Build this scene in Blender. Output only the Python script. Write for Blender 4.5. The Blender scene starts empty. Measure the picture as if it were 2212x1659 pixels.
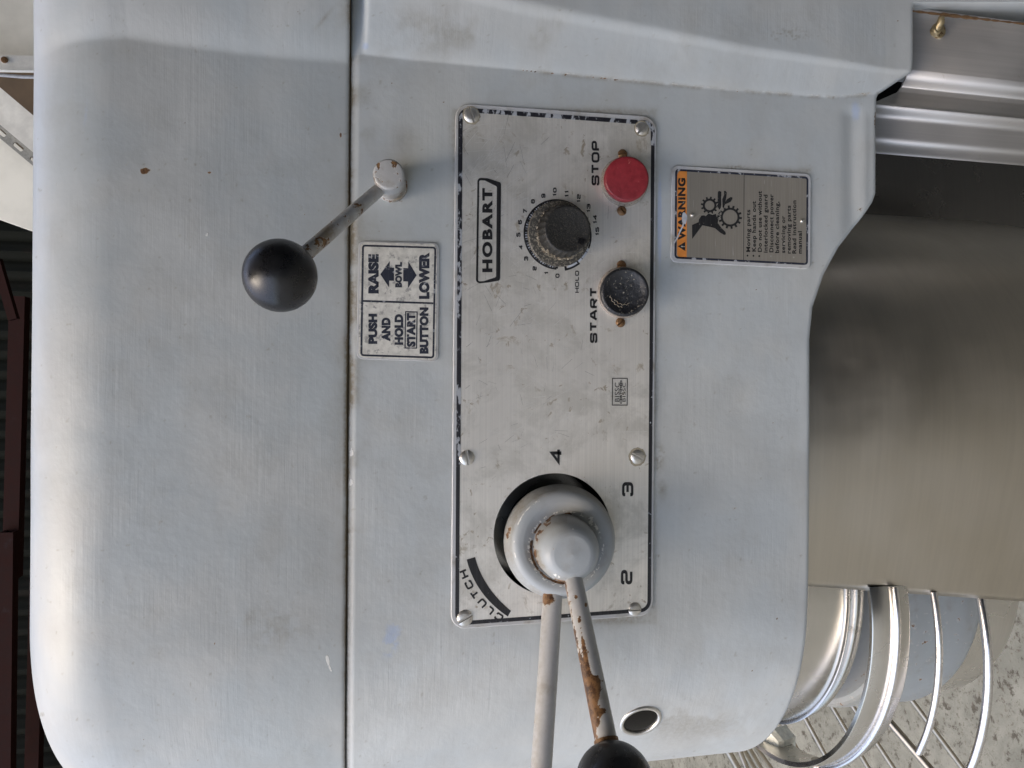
import bpy, bmesh, math, random
import numpy as np
from mathutils import Vector, Matrix
random.seed(7); np.random.seed(7)
R = math.radians
S = bpy.context.scene
COL = S.collection

# ------------------------------------------------------------------ camera
PITCH, ROLL, DIST, FPX = R(12.0), 0.0074, 0.43, 1600.0      # phone held sideways, tipped a little down
fwd = Vector((0, math.cos(PITCH), -math.sin(PITCH)))
up0 = Vector((1, 0, 0)); rt0 = fwd.cross(up0)
upv = (up0 * math.cos(ROLL) - rt0 * math.sin(ROLL)).normalized()
rtv = fwd.cross(upv).normalized()
CAM = -DIST * fwd
cd = bpy.data.cameras.new('camera'); cam = bpy.data.objects.new('camera', cd); COL.objects.link(cam)
cd.sensor_width = 36; cd.lens = 36 * FPX / 2212; cd.clip_start = .01; cd.clip_end = 200
cam.matrix_world = Matrix(((rtv.x, upv.x, -fwd.x, CAM.x), (rtv.y, upv.y, -fwd.y, CAM.y), (rtv.z, upv.z, -fwd.z, CAM.z), (0, 0, 0, 1)))
S.camera = cam

# ------------------------------------------------------------------ world, sun, exposure
SUN_DIR = Vector((-.17, -.22, .96)).normalized()     # towards the light: from the open front of the shed, high
w = bpy.data.worlds.new('World'); S.world = w; w.use_nodes = True
nt = w.node_tree; bg = nt.nodes['Background']
sky = nt.nodes.new('ShaderNodeTexSky'); sky.sky_type = 'NISHITA'; sky.sun_disc = False
sky.sun_elevation = math.asin(SUN_DIR.z); sky.sun_rotation = math.atan2(SUN_DIR.x, SUN_DIR.y)
sky.dust_density = 5.0; sky.ozone_density = 1.0
nt.links.new(sky.outputs[0], bg.inputs[0]); bg.inputs[1].default_value = .15
sl = bpy.data.lights.new('sun', 'SUN'); sl.energy = .50; sl.angle = R(36); sl.color = (1, .86, .62)
so = bpy.data.objects.new('sun', sl); COL.objects.link(so); so.location = SUN_DIR * 3
so.rotation_euler = (-SUN_DIR).to_track_quat('-Z', 'Y').to_euler()
S.view_settings.view_transform = 'Standard'; S.view_settings.look = 'None'
S.view_settings.exposure = 1.45; S.view_settings.gamma = 1

# ------------------------------------------------------------------ helpers
def P(px, py, y=0.0):
    """point of the place seen at (px,py) of the 2212x1659 photograph, on the plane y"""
    d = fwd * FPX + rtv * (px - 1106) + upv * (829.5 - py)
    t = (y - CAM.y) / d.y
    return CAM + d * t
def c1(x, y): return ((1750 + x / 1.7463) / 1.8517, (350 + y / 1.7463) / 1.8517)
def c2(x, y): return ((1750 + x / 1.2761) / 1.8517, (1250 + y / 1.2761) / 1.8517)
def c5(x, y): return ((1850 + x / 2.3694) / 1.8517, (700 + y / 2.3694) / 1.8517)
def c7(x, y): return ((2700 + x / 4.0218) / 1.8517, (680 + y / 4.0218) / 1.8517)
def c4(x, y): return ((2600 + x / 2.9493) / 1.8517, (600 + y / 2.9493) / 1.8517)
def c8(x, y): return ((1420 + x / 3.3861) / 1.8517, (960 + y / 3.3861) / 1.8517)
def w2(p, y): v = P(p[0], p[1], y); return (v.x, v.z)

def tag(o, label=None, cat=None, kind=None, group=None):
    if label: o['label'] = label
    if cat: o['category'] = cat
    if kind: o['kind'] = kind
    if group: o['group'] = group
    return o
def wpos(o):
    v = Vector((0, 0, 0))
    while o is not None: v += o.location; o = o.parent
    return v
def link(name, me, mat, parent=None):
    n = len(me.vertices)
    co = np.empty(n * 3, np.float32); me.vertices.foreach_get('co', co); co = co.reshape(-1, 3)
    c = (co.min(0) + co.max(0)) / 2
    me.vertices.foreach_set('co', (co - c).ravel()); me.update()
    o = bpy.data.objects.new(name, me); COL.objects.link(o)
    if mat is not None and not len(me.materials): me.materials.append(mat)
    if parent is not None:
        o.parent = parent; o.location = Vector(c.tolist()) - wpos(parent)
    else: o.location = c.tolist()
    return o
def mk(name, V, F, mat, parent=None, smooth=35):
    me = bpy.data.meshes.new(name); me.from_pydata([tuple(v) for v in V], [], F)
    bm = bmesh.new(); bm.from_mesh(me); bmesh.ops.recalc_face_normals(bm, faces=bm.faces); bm.to_mesh(me); bm.free()
    if smooth:
        me.shade_smooth(); me.set_sharp_from_angle(angle=R(smooth))
    return link(name, me, mat, parent)
def empty(name, loc, parent=None):
    o = bpy.data.objects.new(name, None); COL.objects.link(o); o.empty_display_size = .02
    if parent is not None: o.parent = parent; o.location = Vector(loc) - wpos(parent)
    else: o.location = loc
    return o
class MB:
    def __init__(s): s.V = []; s.F = []
    def add(s, V, F):
        n = len(s.V); s.V += [tuple(v) for v in V]; s.F += [tuple(i + n for i in f) for f in F]; return s
    def box(s, c, d, M=None):
        vs = [Vector((x * d[0] / 2, y * d[1] / 2, z * d[2] / 2)) for x in (-1, 1) for y in (-1, 1) for z in (-1, 1)]
        if M is not None: vs = [M @ v for v in vs]
        vs = [v + Vector(c) for v in vs]
        return s.add(vs, [(0, 1, 3, 2), (4, 6, 7, 5), (0, 4, 5, 1), (2, 3, 7, 6), (0, 2, 6, 4), (1, 5, 7, 3)])
    def tube(s, pts, r, n=14, cap=True):
        pts = [Vector(p) for p in pts]; m = len(pts); rs = r if hasattr(r, '__len__') else [r] * m
        ref = None; rings = []
        for i, p in enumerate(pts):
            t = (pts[min(i + 1, m - 1)] - pts[max(i - 1, 0)]).normalized()
            if ref is None: ref = Vector((0, 0, 1)) if abs(t.z) < .9 else Vector((1, 0, 0))
            a = (ref - t * ref.dot(t)).normalized(); b = t.cross(a); ref = a
            rings.append([p + (a * math.cos(k * 2 * math.pi / n) + b * math.sin(k * 2 * math.pi / n)) * rs[i] for k in range(n)])
        V = [v for q in rings for v in q]; F = []
        for i in range(m - 1):
            for k in range(n):
                F.append((i * n + k, i * n + (k + 1) % n, (i + 1) * n + (k + 1) % n, (i + 1) * n + k))
        if cap: F += [tuple(range(n))[::-1], tuple(range((m - 1) * n, m * n))]
        return s.add(V, F)
    def lathe(s, c, axis, prof, n=64, closed=True, uv=None, rad=None):
        """prof: list of (radius, height along axis)"""
        ax = Vector(axis).normalized(); a = (Vector((0, 0, 1)) if abs(ax.z) < .9 else Vector((1, 0, 0)))
        a = (a - ax * a.dot(ax)).normalized(); b = ax.cross(a); c = Vector(c); V = []; F = []; idx = []
        for r, h in prof:
            if r < 1e-7: idx.append([len(V)] * n); V.append(c + ax * h)
            else:
                st = len(V); idx.append([st + k for k in range(n)])
                for k in range(n):
                    th = 2 * math.pi * k / n; rr = r * (rad(th, h) if rad else 1)
                    V.append(c + ax * h + (a * math.cos(th) + b * math.sin(th)) * rr)
        for i in range(len(prof) - 1):
            A, B = idx[i], idx[i + 1]
            for k in range(n):
                j = (k + 1) % n; f = [A[k], A[j], B[j], B[k]]; g = []
                for q in f:
                    if q not in g: g.append(q)
                if len(g) > 2: F.append(tuple(g))
        return s.add(V, F)
    def build(s, name, mat, parent=None, smooth=35): return mk(name, s.V, s.F, mat, parent, smooth)
def round_prof(r, h0, h1, e, n=5, base=True):
    """a disc of radius r from h0 to h1 with its top edge rounded by e"""
    p = [(r, h0)]
    for k in range(n + 1):
        a = math.pi / 2 * k / n; p.append((r - e + e * math.cos(a), h1 - e + e * math.sin(a)))
    p.append((0, h1)); return p
def rrect(corners, r, n=8):
    """polygon through the corners with rounded corners (2D)"""
    out = []; m = len(corners)
    for i in range(m):
        p = Vector(corners[i]); a = (Vector(corners[i - 1]) - p); b = (Vector(corners[(i + 1) % m]) - p)
        rr = r[i] if hasattr(r, '__len__') else r
        if rr <= 0: out.append(tuple(p)); continue
        ang = a.angle(b); t = min(rr / math.tan(ang / 2), a.length * .49, b.length * .49); rr = t * math.tan(ang / 2)
        a.normalize(); b.normalize(); c = p + (a + b).normalized() * (rr / math.sin(ang / 2))
        s0 = p + a * t - c; s1 = p + b * t - c
        a0 = math.atan2(s0.y, s0.x); a1 = math.atan2(s1.y, s1.x); d = (a1 - a0 + math.pi) % (2 * math.pi) - math.pi
        for k in range(n + 1):
            q = a0 + d * k / n; out.append((c.x + rr * math.cos(q), c.y + rr * math.sin(q)))
    return out
def fill2d(polys):
    """triangulates outlines with holes; returns 2D verts and faces"""
    bm = bmesh.new(); E = []
    for poly in polys:
        vs = [bm.verts.new((p[0], p[1], 0)) for p in poly]
        E += [bm.edges.new((vs[i], vs[(i + 1) % len(vs)])) for i in range(len(vs))]
    bmesh.ops.triangle_fill(bm, edges=E, use_beauty=True, use_dissolve=False)
    bm.verts.index_update(); V = [(v.co.x, v.co.y) for v in bm.verts]; F = [tuple(v.index for v in f.verts) for f in bm.faces]
    bm.free(); return V, F
def slab(mb, polys, y, th, bev=0.0):
    """outline (x,z) with holes, front face at y, thickness th going back (+Y)"""
    if bev > 0:
        p0 = polys[0]; n = len(p0); cx = sum(p[0] for p in p0) / n; cz = sum(p[1] for p in p0) / n
        inn = []
        for i in range(n):
            a = Vector(p0[i - 1]); b = Vector(p0[(i + 1) % n]); t = (b - a).normalized(); nn = Vector((-t.y, t.x))
            if nn.dot(Vector((cx, cz)) - Vector(p0[i])) < 0: nn = -nn
            inn.append((p0[i][0] + nn.x * bev, p0[i][1] + nn.y * bev))
        V, F = fill2d([inn] + polys[1:]); mb.add([(v[0], y, v[1]) for v in V], F)
        ringV = [(p[0], y, p[1]) for p in inn] + [(p[0], y + bev, p[1]) for p in p0] + [(p[0], y + th, p[1]) for p in p0]
        F = []
        for k in range(2):
            for i in range(n):
                j = (i + 1) % n; F.append((k * n + i, k * n + j, (k + 1) * n + j, (k + 1) * n + i))
        mb.add(ringV, F)
    else:
        V, F = fill2d(polys); mb.add([(v[0], y, v[1]) for v in V], F)
        p0 = polys[0]; n = len(p0)
        mb.add([(p[0], y, p[1]) for p in p0] + [(p[0], y + th, p[1]) for p in p0], [(i, (i + 1) % n, n + (i + 1) % n, n + i) for i in range(n)])
    for h in polys[1:]:
        n = len(h); mb.add([(p[0], y, p[1]) for p in h] + [(p[0], y + th, p[1]) for p in h], [(i, (i + 1) % n, n + (i + 1) % n, n + i) for i in range(n)])
    return mb
def sheet(mb, polys, y, th=.00006): return slab(mb, polys, y, th)
def inset(poly, d):
    n = len(poly); A = sum(poly[i][0] * poly[(i + 1) % n][1] - poly[(i + 1) % n][0] * poly[i][1] for i in range(n))
    sg = 1 if A > 0 else -1; out = []
    for i in range(n):
        a = Vector(poly[i - 1]); b = Vector(poly[i]); c = Vector(poly[(i + 1) % n])
        e1 = (b - a); e2 = (c - b)
        if e1.length < 1e-9: e1 = e2
        if e2.length < 1e-9: e2 = e1
        n1 = Vector((-e1.y, e1.x)).normalized() * sg; n2 = Vector((-e2.y, e2.x)).normalized() * sg
        m = (n1 + n2).normalized(); k = max(.4, m.dot(n1)); q = b + m * (d / k); out.append((q.x, q.y))
    return out

# ---- numpy noise for wear attributes
def vnoise(x, y, seed=0):
    xi = np.floor(x).astype(np.int64); yi = np.floor(y).astype(np.int64); fx = x - xi; fy = y - yi
    fx = fx * fx * (3 - 2 * fx); fy = fy * fy * (3 - 2 * fy)
    def h(a, b):
        n = (a * 374761393 + b * 668265263 + seed * 2147483647) & 0xffffffff
        n = ((n ^ (n >> 13)) * 1274126177) & 0xffffffff
        return ((n ^ (n >> 16)) & 0xffff) / 65535.0
    return (h(xi, yi) * (1 - fx) + h(xi + 1, yi) * fx) * (1 - fy) + (h(xi, yi + 1) * (1 - fx) + h(xi + 1, yi + 1) * fx) * fy
def fbm(x, y, s, o=4, seed=0):
    v = 0; a = .5; t = 0
    for k in range(o):
        v = v + a * vnoise(x * s * 2 ** k, y * s * 2 ** k, seed + k); t += a; a *= .55
    return v / t

# ------------------------------------------------------------------ materials
def newmat(name):
    m = bpy.data.materials.new(name); m.use_nodes = True; nt = m.node_tree
    return m, nt, nt.nodes['Principled BSDF'], nt.links
class N:
    """small node builder"""
    def __init__(s, nt): s.nt = nt; s.l = nt.links
    def n(s, t, **k):
        q = s.nt.nodes.new(t)
        for a, b in k.items(): setattr(q, a, b)
        return q
    def pos(s, scale=(1, 1, 1), rot=(0, 0, 0)):
        g = s.n('ShaderNodeNewGeometry'); m = s.n('ShaderNodeMapping'); m.inputs['Scale'].default_value = scale; m.inputs['Rotation'].default_value = rot
        s.l.new(g.outputs['Position'], m.inputs[0]); return m.outputs[0]
    def noise(s, vec, sc, det=4, rough=.55, dist=0):
        q = s.n('ShaderNodeTexNoise'); q.inputs['Scale'].default_value = sc; q.inputs['Detail'].default_value = det
        q.inputs['Roughness'].default_value = rough; q.inputs['Distortion'].default_value = dist
        s.l.new(vec, q.inputs['Vector']); return q.outputs['Fac']
    def ramp(s, v, a, b, lo=0., hi=1.):
        q = s.n('ShaderNodeMapRange'); q.interpolation_type = 'SMOOTHSTEP'
        for i, x in enumerate((None, a, b, lo, hi)):
            if x is not None: q.inputs[i].default_value = x
        s.l.new(v, q.inputs[0]); return q.outputs[0]
    def mix(s, f, a, b):
        q = s.n('ShaderNodeMix'); q.data_type = 'RGBA'
        for sock, v in ((q.inputs[0], f), (q.inputs[6], a), (q.inputs[7], b)):
            if isinstance(v, bpy.types.NodeSocket): s.l.new(v, sock)
            elif isinstance(v, (int, float)): sock.default_value = v
            else: sock.default_value = (*v, 1)
        return q.outputs[2]
    def math(s, op, a, b=0.):
        q = s.n('ShaderNodeMath'); q.operation = op
        for i, v in enumerate((a, b)):
            if isinstance(v, bpy.types.NodeSocket): s.l.new(v, q.inputs[i])
            else: q.inputs[i].default_value = v
        return q.outputs[0]
    def bump(s, h, st, dist=.001, prev=None):
        q = s.n('ShaderNodeBump'); q.inputs['Strength'].default_value = st; q.inputs['Distance'].default_value = dist
        s.l.new(h, q.inputs['Height'])
        if prev is not None: s.l.new(prev, q.inputs['Normal'])
        return q.outputs[0]
    def attr(s, name):
        q = s.n('ShaderNodeAttribute'); q.attribute_name = name; return q
GREY = (.395, .425, .432); GREY2 = (.445, .458, .448)
def paint(name, c1_=GREY, c2_=GREY2, rough=.43, wear=False, stroke=(14, 60, 420), chip=0, dirt=.0, bst=.15):
    m, nt, b, l = newmat(name); n = N(nt)
    big = n.noise(n.pos(), 14, 4); p2 = n.pos((9, 30, 30)); med = n.noise(p2, 3, 5)
    col = n.mix(n.ramp(big, .38, .62), c1_, c2_)
    col = n.mix(n.ramp(med, .45, .75, 0, .35), col, tuple(x * .86 for x in c2_))
    fine = n.noise(n.pos(), 900, 2); sp = n.ramp(fine, .74, .80)
    col = n.mix(n.math('MULTIPLY', sp, .35), col, (.16, .14, .12))
    st = n.noise(n.pos(stroke), 1.0, 5, .6, .3); st2 = n.noise(n.pos((50, 50, 50)), 3.2, 3); st3 = n.noise(n.pos((stroke[0] * 4, 200, stroke[2] * 2.2)), 1, 3)
    msk = n.ramp(n.noise(n.pos((12, 12, 12)), 1.3, 3), .40, .62, .15, 1.)
    sh = n.math('MULTIPLY', st, msk); nb = n.bump(sh, bst, .0010); nb = n.bump(n.math('MULTIPLY', st3, msk), bst * .35, .0004, nb); nb = n.bump(st2, .12, .0015, nb)
    nb = n.bump(n.noise(n.pos((1, 1, 1)), 420, 3), .035, .0003, nb)
    col = n.mix(n.math('MULTIPLY', n.ramp(st, .55, .8, 0, .05), msk), col, (.50, .51, .53))
    blo = n.noise(n.pos((7, 14, 14)), 1., 4, .6, .6); col = n.mix(n.ramp(blo, .50, .66, 0, .38), col, tuple(x * .80 for x in c2_)); col = n.mix(n.ramp(blo, .46, .32, 0, .30), col, tuple(x * 1.22 for x in c1_))
    rg = n.ramp(big, .3, .7, rough - .05, rough + .08)
    if dirt > 0:
        d = n.noise(n.pos(), 55, 6, .65); col = n.mix(n.ramp(d, .56 - dirt * .1, .74, 0, min(1, dirt * 1.2)), col, (.21, .17, .115))
    if wear:
        a = n.attr('wear'); sx = n.n('ShaderNodeSeparateColor'); l.new(a.outputs['Color'], sx.inputs[0])
        br = n.noise(n.pos(), 380, 5, .65)
        dm = n.math('MULTIPLY', sx.outputs[0], n.ramp(br, .25, .7, .45, 1.)); col = n.mix(dm, col, (.20, .165, .11))
        rm = n.ramp(n.math('ADD', sx.outputs[1], n.math('MULTIPLY', n.math('SUBTRACT', br, .5), .9)), .42, .52); rc_ = n.mix(n.ramp(n.noise(n.pos(), 260, 6, .7), .36, .62), (.045, .022, .013), (.20, .105, .045)); hal = n.ramp(n.math('ADD', sx.outputs[1], n.math('MULTIPLY', n.math('SUBTRACT', br, .5), .9)), .33, .44, 0, .45); col = n.mix(hal, col, (.50, .46, .38)); col = n.mix(rm, col, rc_)
        cm = n.ramp(n.math('ADD', sx.outputs[2], n.math('MULTIPLY', n.math('SUBTRACT', br, .5), .5)), .45, .53); col = n.mix(cm, col, (.66, .66, .63))
        bm_ = n.ramp(n.math('ADD', a.outputs['Alpha'], n.math('MULTIPLY', n.math('SUBTRACT', br, .5), .5)), .35, .75, 0, .8); col = n.mix(bm_, col, (.40, .47, .60))
        nb = n.bump(cm, .5, .0004, nb)
        rg = n.math('ADD', rg, n.math('MULTIPLY', dm, .25))
    if chip > 0:
        d = n.noise(n.pos(), 170, 6, .6, .4); c = n.ramp(d, .66 - chip * .14, .70 - chip * .14)
        edge = n.ramp(d, .63 - chip * .14, .665 - chip * .14)
        col = n.mix(n.math('MULTIPLY', edge, .55), col, (.62, .62, .60))
        rust = n.mix(n.ramp(n.noise(n.pos(), 500, 4), .35, .65), (.075, .038, .022), (.24, .13, .05))
        col = n.mix(c, col, rust); nb = n.bump(n.math('SUBTRACT', 1., c), .6, .0003, nb); rg = n.math('ADD', rg, n.math('MULTIPLY', c, .2))
    l.new(col, b.inputs['Base Color']); l.new(rg, b.inputs['Roughness']); l.new(nb, b.inputs['Normal'])
    b.inputs['Specular IOR Level'].default_value = .5
    return m
def metal(name, c=(.56, .54, .50), rough=.38, grain=(6, 200, 900), stain=.3, bst=.12, aniso=0., scr=0., gc=.10, met=1., blotch=0):
    m, nt, b, l = newmat(name); n = N(nt)
    g = n.noise(n.pos(grain), 1, 4, .7); big = n.noise(n.pos(), 22, 4)
    col = n.mix(n.ramp(g, .3, .7), tuple(x * (1 - gc) for x in c), tuple(min(1, x * (1 + gc)) for x in c))
    st = n.noise(n.pos((1, 1, 1)), 60, 7, .68, .5); sm = n.ramp(st, .60, .72, 0, stain)
    col = n.mix(sm, col, (.32, .26, .17))
    rg = n.ramp(big, .3, .7, rough - .05, rough + .07)
    if scr:
        for k, (rx, sc) in enumerate((((0, .5, 0), (30, 1, 700)), ((0, -.9, 0), (26, 1, 620)), ((0, 1.35, 0), (40, 1, 800)))):
            s1 = n.noise(n.pos(sc, rx), 1, 2, .5, 1.5); s2 = n.ramp(s1, .72, .76, 0, scr)
            col = n.mix(s2, col, (.78, .77, .74)); rg = n.math('ADD', rg, n.math('MULTIPLY', s2, .2))
    rg = n.math('ADD', rg, n.math('MULTIPLY', sm, .35))
    if blotch:
        q1 = n.noise(n.pos((1, 1, 1)), 150, 5, .6, .8); m1 = n.ramp(q1, .62, .66, 0, .7); e1 = n.ramp(q1, .69, .73, 0, .35); area = n.ramp(n.noise(n.pos(), 30, 3), .42, .56)
        col = n.mix(n.math('MULTIPLY', m1, area), col, (.36, .28, .18)); col = n.mix(n.math('MULTIPLY', e1, area), col, (.60, .55, .44))
        q2 = n.noise(n.pos((1, 1, 1)), 24, 7, .7, .3); m2 = n.ramp(q2, .44, .64, 0, .50); col = n.mix(m2, col, (.44, .425, .375)); rg = n.math('ADD', rg, n.math('MULTIPLY', m2, .15))
        q3 = n.noise(n.pos((1, 1, 1)), 700, 3, .7); col = n.mix(n.ramp(q3, .66, .74, 0, .5), col, (.80, .78, .72))
    l.new(col, b.inputs['Base Color']); b.inputs['Metallic'].default_value = met
    l.new(rg, b.inputs['Roughness']); l.new(n.bump(g, bst, .0002), b.inputs['Normal'])
    if aniso: b.inputs['Anisotropic'].default_value = aniso
    return m
def plain(name, c, rough=.5, metallic=0., bump=0., bs=200, speck=None, spc=.6, spf=300, coat=0.):
    m, nt, b, l = newmat(name); n = N(nt); nz = n.noise(n.pos(), bs, 5, .6)
    col = n.mix(n.ramp(nz, .3, .7), tuple(x * .85 for x in c), tuple(min(1, x * 1.12) for x in c))
    if speck is not None:
        s = n.noise(n.pos(), spf, 5, .7); sm = n.ramp(s, spc, spc + .08); col = n.mix(sm, col, speck)
    l.new(col, b.inputs['Base Color']); b.inputs['Metallic'].default_value = metallic
    l.new(n.ramp(nz, .3, .7, rough - .06, rough + .08), b.inputs['Roughness'])
    if bump: l.new(n.bump(nz, bump, .0006), b.inputs['Normal'])
    if coat: b.inputs['Coat Weight'].default_value = coat
    return m
def ink(name, c, under, um, wearlo=.60, ur=.45, sc=260, aniso=(1, 1, 1)):
    """printed ink, worn through to what is under it"""
    m, nt, b, l = newmat(name); n = N(nt)
    s = n.noise(n.pos(aniso), sc, 6, .62); w_ = n.ramp(s, wearlo, wearlo + .06)
    g = n.noise(n.pos((6, 200, 900)), 1, 3)
    l.new(n.mix(w_, n.mix(n.ramp(g, .35, .7, 0, .25), c, tuple(min(1, x + .05) for x in c)), under), b.inputs['Base Color'])
    l.new(n.math('MULTIPLY', w_, um), b.inputs['Metallic']); b.inputs['Roughness'].default_value = ur
    return m
M_TOP = paint('grey brushed paint of the cover', wear=True, stroke=(12, 60, 420))
M_GEAR = paint('grey brushed paint of the gear case', (.475, .508, .518), (.51, .527, .518), wear=True, stroke=(16, 60, 330))
M_PANELRIM = paint('thin grey paint on the plate edge', (.48, .49, .51), (.52, .52, .51), dirt=.5, bst=.1)
M_HUB = paint('thick grey paint on the shift hub', (.38, .41, .46), (.40, .41, .43), rough=.42, dirt=.42, chip=.05, bst=.12, stroke=(120, 60, 300))
M_ARM = paint('chipped grey paint on rusty steel', (.43, .435, .44), (.48, .475, .46), rough=.36, dirt=.8, chip=.62, stroke=(200, 200, 60))
M_PLANET = paint('grey paint of the planetary', (.33, .36, .37), (.38, .40, .41), rough=.38, dirt=.25, chip=.12, stroke=(60, 60, 60))
M_PLATE = metal('brushed aluminium plate', (.85, .825, .77), .42, (8, 200, 1100), .75, .06, scr=.3, gc=.06, met=.55, blotch=1)
M_STEEL = metal('worn stainless steel', (.70, .68, .64), .24, (60, 60, 900), .25, .02, gc=.03)
M_GUARD = metal('brushed stainless guard sheet', (.52, .475, .40), .40, (7, 40, 260), .0, .004, gc=.03)
M_APRON = metal('stainless column panel', (.49, .475, .45), .50, (400, 200, 5), .35, .03, gc=.05, met=.85)
M_BRIGHT = metal('bright steel wire', (.74, .72, .71), .24, (300, 300, 300), .15, .04)
M_SCREW = metal('nickel screw', (.68, .66, .62), .36, (200, 200, 200), .6, .15, met=.9)
M_RUSTSCREW = plain('rusty brass screw', (.20, .115, .055), .5, .5, .6, 600, (.09, .045, .02), .55, 700)
M_BLACK = plain('black phenolic ball', (.011, .011, .012), .30, 0, .06, 200, (.16, .15, .13), .70, 260)
M_BLACKBTN = plain('worn black rubber', (.011, .012, .015), .42, 0, .9, 330, (.28, .26, .21), .60, 620)
M_RED = plain('dusty red plastic', (.24, .020, .028), .46, 0, .25, 300, (.42, .15, .13), .64, 260)
M_CLEAR = plain('yellowed clear collar', (.25, .215, .185), .30, 0, .2, 500, (.55, .50, .44), .60, 500)
M_KNOB = plain('dusty black dial knob', (.014, .0135, .0125), .5, 0, .5, 700, (.060, .054, .041), .54, 1300)
M_SKIRT = plain('dusty dial skirt', (.060, .056, .048), .45, .1, .3, 60, (.24, .215, .17), .50, 900)
M_CRUST = plain('dried dough crust', (.33, .29, .22), .8, 0, 1., 700, (.20, .13, .08), .56, 500)
M_INK = ink('black ink on aluminium', (.010, .010, .012), (.5, .49, .46), 1., .70)
M_LINE = ink('black border line worn', (.010, .010, .014), (.42, .44, .48), 0., .63, .5, 300)
M_LINETOP = ink('black border line mostly painted over', (.010, .010, .016), (.38, .40, .43), 0., .52, .5, 190, (.7, 1, 1.3))
M_DINK = ink('dark ink on the sticker', (.020, .024, .040), (.30, .31, .33), 0., .60, .5, 420, (1, 1, .5))
M_WINK = ink('black ink on the warning plate', (.012, .012, .014), (.36, .34, .30), .6, .64, .5, 420)
M_STICK = plain('scuffed white sticker', (.66, .64, .58), .42, 0, .1, 260, (.36, .35, .33), .55, 210)
M_ORANGE = plain('orange print', (.72, .26, .055), .45, 0, 0, 90, (.55, .36, .22), .70, 200)
M_WPLATE = metal('dull warning plate', (.40, .37, .32), .46, (10, 300, 1000), .2, .06, scr=.5, gc=.06, met=.55)
M_VOID = plain('dark fill for shaded gaps', (.012, .012, .012), .8)  # near-black colour stands for the shade in gaps and the shaft recess
M_GREYTOUCH = plain('pale paint smear', (.50, .53, .58), .5, 0, .2, 400)
M_NUT = plain('white plastic hex nut', (.74, .74, .66), .35, 0, .1, 300)
M_GLASS, _nt, _b, _l = newmat('oil sight glass'); _b.inputs['Base Color'].default_value = (.006, .005, .004, 1); _b.inputs['Roughness'].default_value = .12; _b.inputs['Specular IOR Level'].default_value = .25

# ------------------------------------------------------------------ the mixer head
XF = P(1000, 1345).x                    # where the flat side starts to curve round the nose
RA, RB = .152, .152                     # nose radii, along X and into depth
ZS = P(745, 830).z                      # seam height
XTOP = P(1106, -160).x
def plan(s):
    """s<0: flat side (x=XF-s..)  s>=0: angle-wise round the nose; returns x,y,nx,ny"""
    if s <= 0: return XF - s, 0., 0., -1.
    a = min(s / RA, math.pi / 2 * 1.2)
    x = XF - RA * math.sin(a); y = RB * (1 - math.cos(a)); nx = -math.sin(a) * RB; ny = -math.cos(a) * RA; q = math.hypot(nx, ny)
    return x, y, nx / q, ny / q
def station(step, step2=.0012):
    L = list(np.arange(-(XTOP - XF), 0, step)) + list(np.arange(0, RA * math.pi / 2 * 1.15, step2)); return np.array(L)
seam_z = lambda X: ZS + (X) * math.tan(-ROLL) * 0 + np.interp(X, [P(745, 1659).x, P(757, 0).x], [P(745, 1659).z, P(757, 0).z]) - ZS
def smooth(u): u = np.clip(u, 0, 1); return u * u * (3 - 2 * u)
# crease where the side swells out towards the column
def crease(pts, y=0.0):
    q = sorted((P(a, b, y).z, P(a, b, y).x) for a, b in pts); return np.array([i[0] for i in q]), np.array([i[1] for i in q])
CA = crease([(60, 78), (139, 74), (273, 74), (362, 90), (532, 114), (640, 124), (757, 134)])
CB = crease([(757, 117), (800, 120), (900, 131), (965, 137), (1150, 154), (1292, 169), (1571, 195), (1796, 211), (1860, 206), (1893, 203), (1990, 200)])
WB = crease([(757, -95), (950, -50), (1144, 2), (1403, 50), (1627, 92), (1947, 138), (1990, 140)], -.012)
def bulgeA(X, Z):
    u = X - np.interp(Z, CA[0], CA[1]); L = np.sqrt(np.maximum(u + .002, 0) ** 2 + .003 ** 2) - .003; return np.where(u > -.002, .50 * L / (1 + L / .045), 0)
def bulgeB(X, Z):
    xc = np.interp(Z, CB[0], CB[1]); xt = np.maximum(np.interp(Z, WB[0], WB[1]), xc + .008); wd = xt - xc
    u = (X - xc) / wd; H = np.clip(wd * .42, .005, .016)
    f = np.where(u < 0, 0, np.where(u > 1, 1, 0.10 * (1 - np.exp(-np.maximum(u, 0) * 12)) + .90 * (np.clip(u, 0, 1) ** 1.15 * (1 - smooth((u - .75) / .25)) + smooth((u - .75) / .25))))
    near = smooth((seam_z(X) - Z - .0050) / .0045)
    return H * f * (near * .97 + .03)
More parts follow.
